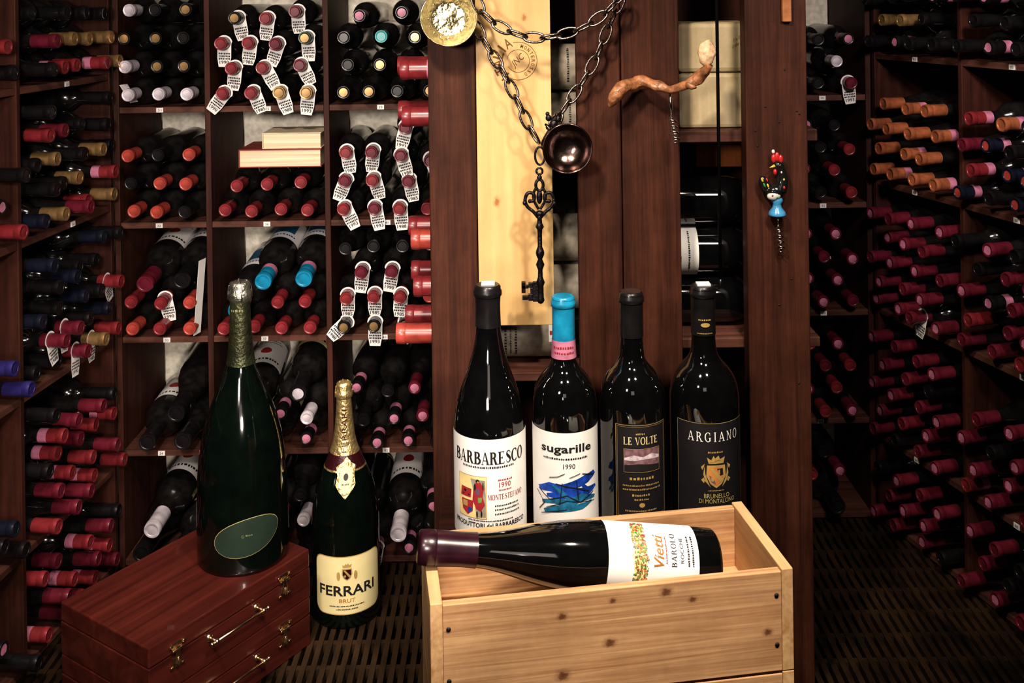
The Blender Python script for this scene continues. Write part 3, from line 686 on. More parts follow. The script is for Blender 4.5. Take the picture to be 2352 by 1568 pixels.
sp=[(0,.003),(.03,.0075),(.05,.0045),(.1,.0052),(.14,.0085),(.17,.005),(.22,.0045),(.36,.0045),(.4,.0075),(.43,.0085),(.46,.0075),(.5,.0042),(.56,.0085),(.62,.0045),(.7,.0050),(.76,.0085),(.8,.006),(.92,.0062),(.96,.0075),(.985,.005),(1,.0001)]
x0=K(1239,492).x; x1=K(1242,690).x
mxk=Matrix.Translation(((x0+x1)/2,0,0)); m.lathe([(r,zb_+(zt-zb_)*(1-t)) for t,r in reversed(sp)],'iron',16,mxk); m.build('shaft',ky)
m=MB()
def kb(a,b,c,d): 
    p=K(a,d);q=K(b,c); m.box(p.x,q.x,-.0035,.0035,p.z,q.z,'iron')
kb(1224,1240,646,692); kb(1214,1224,648,660); kb(1214,1224,674,690); kb(1198,1214,654,662); kb(1198,1207,646,672); kb(1200,1214,678,688); kb(1218,1224,660,674)
m.build('bit',ky,.0008)
# ---------------- vine corkscrew
D=2.0; b0=P(1540,190,D); vc=thing('vine_corkscrew','corkscrew with twisted vine wood handle hanging on the middle boards','corkscrew',b0)
pp=[(1402,240,9),(1410,222,17),(1428,204,20),(1452,192,18),(1478,186,16),(1505,196,15),(1532,205,13),(1558,200,12),(1580,192,13),(1602,180,18),(1620,164,15),(1630,148,12)]
pc=smooth3([P(x,y,D-.012*math.sin(i*1.3))-b0 for i,(x,y,r) in enumerate(pp)],8)
rd=[]
for i in range(len(pc)):
    t=i/8; k=min(int(t),len(pp)-2); rd.append((pp[k][2]*(1-(t-k))+pp[k+1][2]*(t-k))*.00070)
m=MB(); m.tube(pc,rd,'vine',20)
m.ell(P(1588,196,D-.004)-b0,(.012,.008,.007),'vine',12,8,rot=.5)
m.V=[tuple(Vector(v)+noise.noise_vector(Vector(v)*45)*.0045+noise.noise_vector(Vector(v)*150)*.0010) for v in m.V]
m.build('handle',vc)
m=MB(); m.ell(P(1624,122,D-.01)-b0,(.0170,.012,.026),'cutwood',20,16); m.V=[tuple(Vector(v)+noise.noise_vector(Vector(v)*90)*.0035) for v in m.V]; m.build('handle_knob',vc,label='pale cut end of vine handle')
def helix(m,top,bot,r,wire,turns,mat,n=12):
    top=Vector(top);bot=Vector(bot); T=(bot-top); X=Vector((1,0,0)); Y=Vector((0,1,0)); pts=[]
    N=int(turns*n)
    for k in range(N+1):
        a=2*math.pi*k/n; rr=r*min(1,k/6,(N-k)/8+.15); pts.append(top+T*(k/N)+X*rr*math.cos(a)+Y*rr*math.sin(a))
    m.tube(pts,[wire*min(1,(N-k)/10+.25) for k in range(N+1)],mat,7)
m=MB(); m.tube([P(1538,205,D)-b0,P(1543,268,D)-b0],.0030,'steel'); helix(m,P(1543,266,D)-b0,P(1555,332,D)-b0,.0066,.0018,5,'steel'); m.build('screw',vc)
# rod
q=P(1655,640,2.02); rd_=thing('iron_rod','thin black metal rod hanging vertically in gap beside right post','rod',(q.x,q.y,q.z))
MB().tube([(0,0,0),(0,0,CE-.001-q.z)],.0034,'rod',10).build('shaft',rd_); MB().tube([(0,0,.0),(.0,0,-.012),(-.004,0,-.02)],[.0034,.0028,.001],'rod',10).build('tip',rd_)
# wood peg
p=P(1806,50,2.045); pg=thing('wooden_peg','small orange-brown wooden piece hanging at top of right post','peg',(p.x,2.0435,p.z))
MB().box(-.009,.009,-.006,.006,0,.09,'cork').build('block',pg,.002); MB().ell((0,-.007,.075),(.002,.002,.002),'steel').build('nail',pg)
# rooster corkscrew
D=2.03; b0=P(1785,495,D); rc=thing('rooster_corkscrew','painted rooster corkscrew with blue foot hanging on right post','corkscrew',b0)
def Q(px,py,dy=0):
    q=P(px,py,D)-b0; q.y+=dy; return q
pxm=D/F
m=MB(); m.ell(Q(1781,440),(24*pxm,.0150,19*pxm),'rblack',20,14,rot=-.35)
m.tube(smooth3([Q(1790,438),Q(1796,418),Q(1795,398),Q(1790,382),Q(1786,376)],5),[pxm*v for v in (17,17,16,16,15,14.5,14,13.5,13,12.5,12,11.5,11,11,11,11,11,11,10,8,6)],'rblack',16)
m.ell(Q(1787,380),(11*pxm,.0085,11*pxm),'rblack',14,10); m.build('body',rc)
m=MB(); m.ell(Q(1757,425),(13*pxm,.007,23*pxm),'rblack',16,12,rot=-.35); m.ell(Q(1766,438),(12*pxm,.008,12*pxm),'rblack',14,10)
for x,y,c_,r in ((1749,412,'ryel',2.6),(1754,424,'rgreen',2.6),(1760,412,'rred',2.2),(1762,425,'ryel',2.4)): m.ell(Q(x,y,-.0065),(r*pxm,.002,r*2.2*pxm),c_,8,6,rot=-.35)
m.build('tail',rc)
m=MB(); m.ell(Q(1776,447,-.0075),(17*pxm,.0085,11*pxm),'rwhite',16,10,rot=-.2); m.build('wing',rc)
m=MB()
for x,y,r,c_ in ((1770,446,2.4,'rred'),(1781,450,2.2,'rgreen')): m.ell(Q(x,y,-.0155),(r*pxm,.0015,r*.8*pxm),c_,8,6)
for x,y,r,c_,dy in ((1797,428,3,'rred',-.0135),(1797,410,2.4,'ryel',-.0120),(1792,394,2.2,'rwhite',-.0098)): m.ell(Q(x,y,dy),(r*pxm,.002,r*1.3*pxm),c_,8,6)
m.build('painted_marks',rc)
m=MB()
for x,y,a_,b_ in ((1777,364,6,10),(1785,360,6,11),(1793,365,6,10)): m.ell(Q(x,y),(a_*pxm,.004,b_*pxm),'rred',12,8)
m.ell(Q(1779,394,-.004),(4.5*pxm,.004,7*pxm),'rred',10,8); m.build('comb',rc)
m=MB(); m.tube([Q(1778,380,-.004),Q(1766,384,-.005)],[.0035,.0005],'ryel'); m.build('beak',rc)
m=MB(); m.ell(Q(1776,348),(4*pxm,.003,5*pxm),'rwhite'); m.build('hanging_loop',rc)
m=MB(); zt=Q(1785,458).z; m.lathe([(1e-5,0),(.0165,0),(.0175,.003),(.016,.008),(.009,.017),(.008,.024),(.012,zt-.002),(.010,zt+.004),(1e-5,zt+.005)],'rblue',24); m.build('foot',rc)
m=MB(); m.tube([Q(1787,496),Q(1789,520)],.0028,'steel'); helix(m,Q(1789,518),Q(1797,582),.0058,.0017,5,'steel'); m.build('screw',rc)
# ---------------- bench behind crate
zb0=H-1240*1.85/F
bn=thing('bench','dark wooden bench behind the pine crate carrying the four standing bottles','bench',(.18,1.875,0))
MB().box(-.33,.242,-.10,.14,zb0-.03,zb0,'bench').build('top',bn,.002)
for sx in(-.29,.19):
    for sy in(-.085,.09): MB().box(sx,sx+.04,sy,sy+.035,0,zb0-.03,'bench').build('leg',bn)
# ---------------- standing bottles
def standing(px,ytop,dpx,shape,capspec,label,labelfn,D=1.85,glass='glass',group=None):
    s=F/D; base=P(px,1240,D); base.z=zb0+.0003; R=dpx/2/s*.985; Ht=(1240-ytop)/s
    t=thing('wine_bottle',label,'wine bottle',base,0,group)
    pr=cr([(a*R,z*Ht) for a,z in shape],4); pr=[(max(1e-5,a),b) for a,b in pr]
    MB().lathe(pr,glass,64).build('glass',t)
    m=MB(); capspec(m,pr,R,Ht); m.build('capsule',t)
    m=MB(); w=Wrap(m,R); labelfn(w,R,s,px); m.build('label',t)
    return t
BS=[(0,.02),(.5,.012),(.85,.0),(.97,.008),(1,.03),(1,.30),(1,.53),(.985,.58),(.9,.632),(.72,.675),(.5,.708),(.385,.74),(.345,.79),(.33,.88),(.335,.97),(.335,.99),(0,.992)]
GS=[(0,.02),(.5,.012),(.85,.0),(.97,.008),(1,.03),(1,.2),(1,.40),(.995,.46),(.93,.53),(.80,.595),(.62,.665),(.475,.73),(.385,.79),(.345,.84),(.33,.92),(.33,.99),(0,.992)]
def capstd(mat,zf,topm=None,band=None,seal=False,lipz=.955,emb=None):
    def f(m,pr,R,Ht):
        foil(m,pr,zf*Ht,lipz*Ht,mat,.0012)
        r=rad_at(pr,lipz*Ht)+.0012
        m.lathe([(r,lipz*Ht),(r+.002,lipz*Ht+.002),(r+.002,.975*Ht),(r+.0002,.982*Ht),(r+.0002,.992*Ht),(r-.002,Ht*.9985),(r-.003,Ht)],mat,40)
        m.lathe([(r-.003,Ht),(1e-5,Ht)],topm or mat,40)
        if band:
            foil(m,pr,zf*Ht-.001,(zf+.07)*Ht,band,.0018); w=Wrap(m,r); 
            for q in range(2): w.lines(-.02,.02,(zf+.045-q*.022)*Ht,.004,'redink',dr=.0022,seed=q)
        if seal: m.box(-.011,.013,-.009,.010,Ht+.0002,Ht+.0032,'paper')
        if emb:
            w=Wrap(m,r); w.oval(0,(zf+.045)*Ht,.008,.004,'goldink',.0012); w.lines(-.012,.012,(zf+.065)*Ht,.003,'goldink',dr=.0012); w.lines(-.014,.014,(zf+.012)*Ht,.002,'goldink',dr=.0012)
    return f
def uv(px0,s,R,D=1.85):
    s2=F/(D-R*.7)
    def U(px):
        v=max(-.98,min(.98,(px-px0)/(s2*R))); return R*math.asin(v)
    def V(py): return (H-zb0)-py*(D-R*.95)/F-.007
    return U,V
def l_barb(w,R,s,px0):
    U,V=uv(px0,s,R); a=R*1.62
    w.rect(-a,a,V(1232),V(998),'paper')
    w.stext('BARBARESCO',0,V(1041),R*2.15,.0225,'ink',.25,gap=.03)
    w.lines(-.050,.050,V(1062),.0035,'ink',seed=1)
    w.rect(U(1060),U(1122),V(1180),V(1083),'yellow',.0012); w.frame(U(1060),U(1122),V(1180),V(1083),.0006,'browngold',.0014)
    w.poly([(U(x),V(y)) for x,y in ((1086,1090),(1118,1092),(1120,1130),(1119,1176),(1098,1177),(1094,1130))][::-1],'oldpaper',.0014)
    for pts in ([(1095,1100),(1108,1096),(1116,1110),(1113,1128),(1118,1148),(1108,1163),(1098,1158),(1090,1138),(1092,1116)],[(1066,1112),(1088,1114),(1086,1134),(1064,1134)]):
        w.poly([(U(x),V(y)) for x,y in pts][::-1],'redink',.0017)
    w.poly([(U(x),V(y)) for x,y in ((1066,1140),(1092,1140),(1090,1164),(1079,1174),(1068,1164))][::-1],'redink',.0018)
    w.poly([(U(x),V(y)) for x,y in ((1069,1143),(1079,1143),(1079,1156),(1069,1156))][::-1],'goldink',.0021); w.poly([(U(x),V(y)) for x,y in ((1080,1157),(1089,1157),(1088,1164),(1080,1170))][::-1],'blueink',.0021)
    w.poly([(U(x),V(y)) for x,y in ((1097,1112),(1107,1112),(1106,1126),(1098,1126))][::-1],'purple',.0020); w.poly([(U(x),V(y)) for x,y in ((1102,1132),(1112,1130),(1110,1142),(1103,1144))][::-1],'leafgreen',.0020)
    for x,y,a_,b_ in ((1102,1094,.0035,.0035),(1096,1108,.002,.006),(1110,1168,.0015,.006),(1100,1170,.0015,.006),(1114,1104,.001,.007),(1074,1120,.003,.002),(1070,1128,.002,.001),(1082,1128,.002,.001)): w.oval(U(x),V(y),a_,b_,'ink',.0022,n=10)
    w.oval(U(1103),V(1096),.0018,.002,'crestorange',.0024,n=10)
    w.lines(U(1148),U(1180),V(1092),.003,'redink',seed=2); w.text('1990',U(1163),V(1103),.022,.009,'redink',.0)
    w.lines(U(1150),U(1178),V(1115),.0026,'redink',seed=2)
    w.stext('MONTESTEFANO',U(1167),V(1130),.068,.0095,'redink',.2,gap=.03)
    for k,y in enumerate((1150,1159,1169)): w.lines(U(1140),U(1194),V(y),.0030,'ink',seed=10+k)
    w.lines(U(1080),U(1180),V(1184),.0026,'ink',seed=9)
    w.text('PRODUTTORI del BARBARESCO',0,V(1195),R*2.2,.0085,'ink',.02)
def l_sug(w,R,s,px0):
    U,V=uv(px0,s,R); a=R*1.62
    w.rect(-a,a,V(1222),V(986),'paper')
    w.text('sugarille',0,V(1025),U(1357)-U(1247),.019,'ink',.02)
    w.lines(U(1250),U(1352),V(1045),.0035,'ink',seed=4); w.text('1990',U(1306),V(1062),.021,.0085,'ink')
    rb_=random.Random(11)
    def brush(pts,mat,t,dr):
        n=len(pts); L_=[];R_l=[]
        for i,(x,y) in enumerate(pts):
            a_=pts[max(0,i-1)]; b_=pts[min(n-1,i+1)]; dx,dy=b_[0]-a_[0],b_[1]-a_[1]; l=math.hypot(dx,dy); q=t*rb_.uniform(.6,1.2)*(.5 if i in(0,n-1) else 1)
            L_.append((x-dy/l*q/2,y+dx/l*q/2)); R_l.append((x+dy/l*q/2,y-dx/l*q/2))
        for i in range(n-1): w.poly([(U(p[0]),V(p[1])) for p in (L_[i],R_l[i],R_l[i+1],L_[i+1])],mat,dr)
    brush([(1240,1122),(1262,1112),(1290,1116),(1320,1104),(1345,1096),(1364,1088)],'blueink',22,.0012)
    brush([(1256,1132),(1285,1128),(1315,1122),(1345,1126),(1366,1120)],'blueink',20,.0013)
    brush([(1246,1150),(1272,1142),(1300,1146),(1334,1136),(1364,1144)],'teal',18,.0014)
    brush([(1250,1170),(1275,1160),(1300,1158),(1335,1156),(1356,1150)],'teal',14,.0015)
    brush([(1268,1106),(1290,1122),(1308,1140)],'teal',12,.0016); brush([(1330,1100),(1344,1118),(1350,1138)],'blueink',12,.0016)
    def stroke(pts,t=2.0):
        for (x0,y0),(x1,y1) in zip(pts[:-1],pts[1:]):
            dx,dy=x1-x0,y1-y0; l=math.hypot(dx,dy); nx,ny=-dy/l*t/2,dx/l*t/2
            w.poly([(U(x0+nx),V(y0+ny)),(U(x0-nx),V(y0-ny)),(U(x1-nx),V(y1-ny)),(U(x1+nx),V(y1+ny))],'ink',.0021)
    stroke([(1262,1090),(1280,1086),(1296,1078)],1.6); stroke([(1276,1102),(1320,1112),(1350,1126)]); stroke([(1240,1122),(1262,1140),(1300,1128),(1330,1146),(1360,1130)]); stroke([(1290,1100),(1284,1150)]); stroke([(1322,1096),(1326,1140)]); stroke([(1335,1082),(1362,1092)]); stroke([(1244,1178),(1270,1166),(1300,1160)],1.6); stroke([(1236,1128),(1252,1150),(1240,1170)],1.4); stroke([(1306,1088),(1330,1080)],1.4); stroke([(1255,1160),(1300,1140),(1362,1152)],1.4)
def l_vol(w,R,s,px0):
    U,V=uv(px0,s,R)
    a,b=U(1410),U(1523)
    w.rect(a,b,V(1185),V(968),'blacklabel',.0008,rad=.004); w.frame(a+.001,b-.001,V(1183),V(970),.0008,'goldink'); w.frame(a+.004,b-.004,V(1179),V(974),.0004,'goldink')
    w.stext('LE VOLTE',U(1467),V(1006),.062,.0135,'cream',.2,gap=.05); w.lines(U(1455),U(1480),V(990),.003,'goldink',seed=3)
    w.rect(U(1428),U(1508),V(1078),V(1024),'landscape',.0013); w.poly([(U(x),V(y)) for x,y in ((1428,1046),(1450,1038),(1470,1043),(1490,1036),(1508,1044),(1508,1050),(1480,1048),(1450,1051),(1428,1051))][::-1],'cloud',.0016)
    w.poly([(U(x),V(y)) for x,y in ((1428,1078),(1428,1062),(1460,1058),(1508,1064),(1508,1078))],'ink',.0017); w.frame(U(1428),U(1508),V(1078),V(1024),.0006,'goldink',.0018)
    for k,(y,x0,x1,h) in enumerate(((1092,1440,1496,.005),(1108,1425,1510,.003),(1117,1425,1510,.003),(1130,1445,1490,.004),(1140,1450,1485,.003),(1166,1430,1504,.003))): w.lines(U(x0),U(x1),V(y),h,'goldink',seed=20+k)
    w.oval(U(1467),V(1153),.005,.004,'goldink',.0014)
def crest(w,x,y,k,U,V,m1='goldink',m2='blueink'):
    sh=[(-22,-26),(22,-26),(24,0),(14,20),(0,30),(-14,20),(-24,0)]
    w.poly([(U(x+a*k),V(y+b*k)) for a,b in sh][::-1],m1,.0014)
    w.poly([(U(x+a*k*.80),V(y+b*k*.80)) for a,b in sh][::-1],m2,.0016)
    w.poly([(U(x+a*k),V(y+b*k)) for a,b in ((-16,-18),(-8,-20),(16,8),(10,16))][::-1],m1,.0018)
    if m2=='crestorange':
        for pts,mt in ((((2,-18),(16,-18),(17,-2),(10,0)),'blacklabel'),(((-17,-2),(-6,4),(-2,20),(-12,14)),'purple'),(((5,-15),(9,-15),(9,-4),(6,-4)),'goldink'),(((-13,2),(-9,3),(-7,12),(-10,11)),'goldink')):
            w.poly([(U(x+a*k),V(y+b*k)) for a,b in pts][::-1],mt,.0018 if mt!='goldink' else .002)
        for sx in(-1,1):
            for pts in (((28,-24),(31,-4),(26,14),(14,28),(22,8),(26,-4)),((27,-30),(36,-22),(33,-14),(30,-20)),((30,4),(36,10),(30,18),(27,12))):
                q=[(U(x+sx*a*k),V(y+b*k)) for a,b in pts]; w.poly(q if sx<0 else q[::-1],m1,.0013)
        w.lines(U(x-20*k),U(x+20*k),V(y+36*k),.002,m1,seed=4)
    w.oval(U(x-9*k),V(y+8*k),.0030*k,.0040*k,m1,.0019)
    cw=[(-18,-30),(-22,-46),(-11,-38),(-6,-50),(0,-38),(6,-50),(11,-38),(22,-46),(18,-30)]
    V_=[(U(x+a*k),V(y+b*k)) for a,b in cw]
    for i in range(1,len(cw)-1,1): w.poly([V_[0],V_[i],V_[i+1]],m1,.0015)
def l_arg(w,R,s,px0):
    U,V=uv(px0,s,R)
    a,b=U(1553),U(1697)
    w.rect(a,b,V(1185),V(968),'blacklabel',.0008); w.frame(a,b,V(1185),V(968),.0007,'dimgold')
    w.stext('ARGIANO',U(1630),V(999),U(1686)-U(1576),.0170,'pagewhite',.15,gap=.28)
    crest(w,1632,1088,.93,U,V,'goldink','crestorange'); w.lines(U(1614),U(1650),V(1034),.003,'goldink',seed=2)
    w.text('BRUNELLO',U(1634),V(1134),.046,.0078,'dimgold',.0); w.text('DI MONTALCINO',U(1636),V(1146),.066,.0078,'dimgold',.0)
SG='bottles standing behind the crate'
standing(1128,652,166,GS,capstd('black',.84,seal=True),'tall sloping-shouldered bottle with white label, yellow picture and red lettering',l_barb,group=SG)
standing(1301,680,150,BS,capstd('blue',.755,band='pink'),'bottle with bright blue capsule, pink band and blue abstract painting label',l_sug,group=SG)
standing(1457,672,154,BS,capstd('black',.82,'silver'),'square-shouldered bottle with gold-framed black landscape label and silver cap top',l_vol,group=SG)
standing(1622,660,160,BS,capstd('black',.81,seal=True,emb=1),'square-shouldered bottle with black label, white lettering and gold crest',l_arg,group=SG)
# ---------------- crates
ang=math.radians(8.5); co=(-.128,1.445)
def crate(z0,z1,label,floor):
    t=thing('wooden_crate',label,'crate',(co[0],co[1],z0),ang,'pine bottle crates'); w,d,h=.540,.205,z1-z0-.0005
    MB().box(.018,w-.018,0,.014,.0,h-.004,'cratepine').build('front_panel',t,.0012)
    MB().box(.018,w-.018,d-.014,d,.0,h-.004,'cratepine').build('back_panel',t,.0012)
    MB().box(0,.0178,-.001,d+.001,0,h,'cratepineY').build('end_panel',t,.0015)
    MB().box(w-.0178,w,-.001,d+.001,0,h,'cratepineY').build('end_panel',t,.0015)
    MB().box(.0182,w-.0182,.0142,d-.0142,max(0,floor-.012),floor,'cratepine').build('bottom_panel',t)
    for x in (.026,w-.026):
        for z in (.04,.04+(h-.06)*.8):
            MB().lathe([(1e-5,.0),(.0034,.0),(.0034,.001),(1e-5,.0012)],'ink',10,Matrix.Translation((x,-.0001,z))@Matrix.Rotation(math.radians(90),4,'X')).build('nail',t)
    return t
crate(.398,.55,'open pine crate holding a lying bottle, topmost of its stack',.052)
crate(.2,.398,'closed pine crate directly beneath the open crate, cut by frame bottom',.02)
crate(0,.2,'lowest pine crate of the stack, standing on the floor',.02)
# lying bottle
mc=Matrix.Translation((co[0],co[1],0))@Matrix.Rotation(ang,4,'Z')
bs=mc@Vector((.450,.1,.5085)); tp=mc@Vector((-.010,.1,.5790)); Lb=(tp-bs).length
vb=bpy.data.objects.new('wine_bottle',None); C.objects.link(vb); vb.empty_display_size=.05
vb.matrix_world=Matrix.Translation(bs)@orient(tp-bs,(0.0,-.68,.73)); tag(vb,'bottle lying in the open pine crate with near-black burgundy capsule and floral white label','wine bottle')
R=.0515
VS=[(0,.02),(.5,.012),(.85,.0),(.97,.008),(1,.03),(1,.2),(1,.42),(.985,.47),(.93,.53),(.80,.61),(.63,.69),(.52,.75),(.465,.80),(.44,.86),(.43,.99),(0,.992)]
pr=cr([(a*R,z*Lb) for a,z in VS],4); MB().lathe(pr,'glass',64).build('glass',vb)
m=MB(); foil(m,pr,.81*Lb,.945*Lb,'vdred',.0012); r=rad_at(pr,.9*Lb)+.0012
m.lathe([(r,.945*Lb),(r+.0008,.95*Lb),(r+.0008,.975*Lb),(r+.0002,.98*Lb),(r-.0002,.995*Lb),(r-.0025,Lb),(1e-5,Lb)],'vdred',40); m.build('capsule',vb)
m=MB(); w=Wrap(m,R); a=R*1.5
w.rect(-a,a,.040,.183,'paper'); 
rr=random.Random(4)
w.poly([(-.046,.128),(-.03,.124),(-.01,.122),(.012,.125),(.03,.122),(.047,.127),(.046,.138),(.03,.144),(.008,.141),(-.012,.145),(-.034,.142),(-.047,.140)],'yellow',.0010)
for k in range(340):
    u=rr.uniform(-.047,.047); v=.1325+rr.uniform(-.0105,.0105)+.002*math.sin(u*90)
    w.oval(u,v,rr.uniform(.0006,.0020),rr.uniform(.0006,.0020),rr.choice(['crestorange','leafgreen','leafgreen','rgreen','purple','crestorange','crestorange','browngold','redink']),.0012+.000003*k,n=6)
w.text('Vietti',-.002,.104,.046,.0160,'browngold',.01,shear=.25,dr=.0014)
w.stext('BAROLO',0,.080,.048,.0085,'ink',.16); w.text('ROCCHE',0,.067,.036,.0055,'ink',.0)
for k,v in enumerate((.057,.050)): w.lines(-.022,.022,v,.003,'ink',seed=30+k)
w.lines(-.02,.02,.092,.002,'redink',seed=8); m.build('label',vb)
# ---------------- red cases
ca=math.radians(56); cl,cd,chh=.412,.280,.1033
def redcase(z0,label):
    t=thing('wooden_box',label,'wooden box',(-.69,1.896,z0),ca,'red wooden presentation boxes')
    h=chh
    MB().box(0,cl,0,cd,0,h*.62,'cherry').build('body',t,.002); MB().box(0,cl,0,cd,h*.62+.0012,h,'cherry').build('lid',t,.003)
    for x in(.062,.335):
        m=MB()
        m.box(x-.012,x+.012,-.0022,-.0002,h*.62+.003,h*.62+.022,'brass'); m.box(x-.010,x+.010,-.0022,-.0002,h*.62-.026,h*.62-.006,'brass')
        for sx in(-1,1):
            m.tube([(x+sx*.012,-.003,h*.62+.018),(x+sx*.018,-.003,h*.62+.018)],.003,'brass'); m.tube([(x+sx*.010,-.003,h*.62-.022),(x+sx*.016,-.003,h*.62-.022)],.0026,'brass')
        m.tube([(x-.013,-.005,h*.62+.009),(x+.013,-.005,h*.62+.009)],.0028,'brass')
        m.box(x-.005,x+.005,-.0062,-.004,h*.62-.018,h*.62+.014,'brass'); m.tube([(x,-.009,h*.62-.02),(x,-.004,h*.62-.006)],.0032,'brass')
        m.build('clasp',t,.0006)
    hd=MB(); za=h*.5; hd.tube([(.128,-.022,za),(.272,-.022,za)],.0028,'brass',12)
    for x in(.14,.26): hd.tube([(x,-.0,za),(x,-.022,za)],.0035,'brass',10); hd.ell((x,-.022,za),(.0055,.0055,.0055),'brass'); hd.lathe([(.0075,0),(.006,.003),(1e-5,.004)],'brass',14,Matrix.Translation((x,0,za))@Matrix.Rotation(math.radians(90),4,'X'))
    for x in(.128,.272): hd.ell((x,-.022,za),(.004,.0042,.0042),'brass')
    hd.build('handle',t)
redcase(0.0005,'lower dark red wooden box with brass clasps standing on the floor'); redcase(chh+.0012,'upper dark red wooden box with brass handle, under the big green bottle')
ztop=2*chh+.0014
# ---------------- big champagne bottle
bx_,by_=-.69+.312*math.cos(ca)-.108*math.sin(ca),1.896+.312*math.sin(ca)+.108*math.cos(ca)
R=.0965; Ht=.592; t=thing('champagne_bottle','very large green sparkling wine bottle standing on the red boxes','champagne bottle',(bx_+.006,by_+.006,ztop))
CH=[(0,.04),(.5,.02),(.88,.0),(.975,.008),(1,.03),(1,.15),(.985,.25),(.95,.35),(.86,.45),(.70,.54),(.50,.62),(.345,.68),(.275,.74),(.235,.82),(.215,.90),(.205,.935),(.235,.945),(.235,.96),(.2,.965),(.19,.985),(0,.987)]
pr=[(max(1e-5,a),b) for a,b in cr([(a*R,z*Ht) for a,z in CH],4)]
MB().lathe(pr,'gglass',72).build('glass',t)
m=MB(); foil(m,pr,.70*Ht,.93*Ht,'foilgreen',.001,steps=20); w=Wrap(m,lambda z:rad_at(pr,z),True); w.lines(-.015,.015,.90*Ht,.006,'fadegold',dr=.0015,seed=4); m.build('neck_foil',t)
m=MB(); m.lathe([(.0205,.925*Ht),(.0245,.935*Ht),(.0252,.96*Ht),(.0215,.968*Ht),(.0225,.985*Ht),(.0215,.995*Ht),(.012,Ht),(1e-5,Ht)],'foilsil',32)
for k in range(4):
    a=k*math.pi/2+.4; m.tube([(.0262*math.cos(a),.0262*math.sin(a),.935*Ht),(.0258*math.cos(a),.0258*math.sin(a),.96*Ht),(.0235*math.cos(a),.0235*math.sin(a),.985*Ht),(.012*math.cos(a),.012*math.sin(a),1.003*Ht)],.0012,'steel',6)
m.build('wire_cap',t)
m=MB(); w=Wrap(m,lambda z:rad_at(pr,z),True); rt=math.radians(12)
w.oval(.034,.082,.072,.0385,'dimgold',.0012,rot=rt); w.oval(.034,.082,.0709,.0374,'greenlab',.0016,rot=rt)
w.text('G',.024,.086,.005,.006,'fadegold',.0,dr=.0022); w.lines(.030,.046,.087,.0035,'fadegold',dr=.0022,seed=2); m.build('label',t)
# ---------------- sparkling magnum on floor
D=2.36; b=P(797,1400,D); R=.0765; Ht=.528; t=thing('champagne_bottle','sparkling wine bottle with gold neck foil and cream label standing on the floor','champagne bottle',(b.x,b.y,.0003))
FE=[(0,.04),(.5,.02),(.88,.0),(.975,.008),(1,.03),(1,.2),(1,.40),(.97,.47),(.88,.54),(.72,.605),(.53,.665),(.38,.72),(.30,.77),(.245,.84),(.21,.915),(.205,.935),(.235,.943),(.235,.955),(.19,.962),(.175,.985),(0,.987)]
pr2=[(max(1e-5,a),b_) for a,b_ in cr([(a*R,z*Ht) for a,z in FE],4)]
MB().lathe(pr2,'gglass',64).build('glass',t)
m=MB(); foil(m,pr2,.700*Ht,.93*Ht,'foilgold',.0012,steps=20); foil(m,pr2,.645*Ht,.700*Ht,'burgfoil',.001); foil(m,pr2,.638*Ht,.645*Ht,'foilgold',.0012,steps=2); w=Wrap(m,lambda z:rad_at(pr2,z),True)
w.text('FERRARI',.003,.80*Ht,.092,.0100,'burgfoil',.0,dr=.0022,rot=math.radians(90)); m.build('neck_foil',t)
m=MB(); m.lathe([(.016,.925*Ht),(.0195,.935*Ht),(.0200,.955*Ht),(.0165,.963*Ht),(.0175,.982*Ht),(.0165,.994*Ht),(.009,Ht),(1e-5,Ht)],'foilgold',32)
for k in range(4):
    a=k*math.pi/2+.4; m.tube([(.0207*math.cos(a),.0207*math.sin(a),.935*Ht),(.0204*math.cos(a),.0204*math.sin(a),.957*Ht),(.0185*math.cos(a),.0185*math.sin(a),.982*Ht),(.008*math.cos(a),.008*math.sin(a),1.003*Ht)],.001,'foilgold',6)
m.build('wire_cap',t)
m=MB(); w=Wrap(m,lambda z:rad_at(pr2,z),True); zc=.63*Ht; uo=.010
w.poly([(uo+a,zc+b) for a,b in ((.0,-.045),(.014,-.03),(.022,-.018),(.018,0),(.022,.016),(.010,.024),(0,.036),(-.010,.024),(-.022,.016),(-.018,0),(-.022,-.018),(-.014,-.03))],'foilgold',.0028)
w.poly([(uo+a,zc+b) for a,b in ((.0,-.036),(.014,-.016),(.012,0),(.014,.012),(0,.02),(-.014,.012),(-.012,0),(-.014,-.016))],'cream',.0034); w.oval(uo,zc-.002,.005,.007,'ink',.004); w.lines(uo-.008,uo+.008,zc-.016,.003,'ink',dr=.004)
m.build('neck_medallion',t)
m=MB(); w=Wrap(m,R); u0,u1=-.066,.102; dv=.008
w.rect(u0,u1,.026+dv,.156+dv,'goldink',.0008,rad=.02); w.rect(u0+.002,u1-.002,.028+dv,.154+dv,'cream',.0012,rad=.019)
uc=.014; w.text('FERRARI',uc,.080+dv,.132,.0225,'ink',.02,dr=.0018); w.text('BRUT',uc,.058+dv,.036,.0085,'browngold',.01,dr=.0018)
w.lines(uc-.04,uc+.04,.046+dv,.003,'ink',seed=3,dr=.0018); w.lines(uc-.025,uc+.025,.039+dv,.003,'ink',seed=4,dr=.0018)
Uf=lambda p:uc+(p)*.0007; Vf=lambda p:.118+dv-(p)*.0007
crest(w,0,2,.7,Uf,Vf,'goldink','burgfoil')
for sx in(-1,1): w.oval(uc+sx*.019,.113+dv,.004,.010,'goldink',.0016)
m.build('label',t)
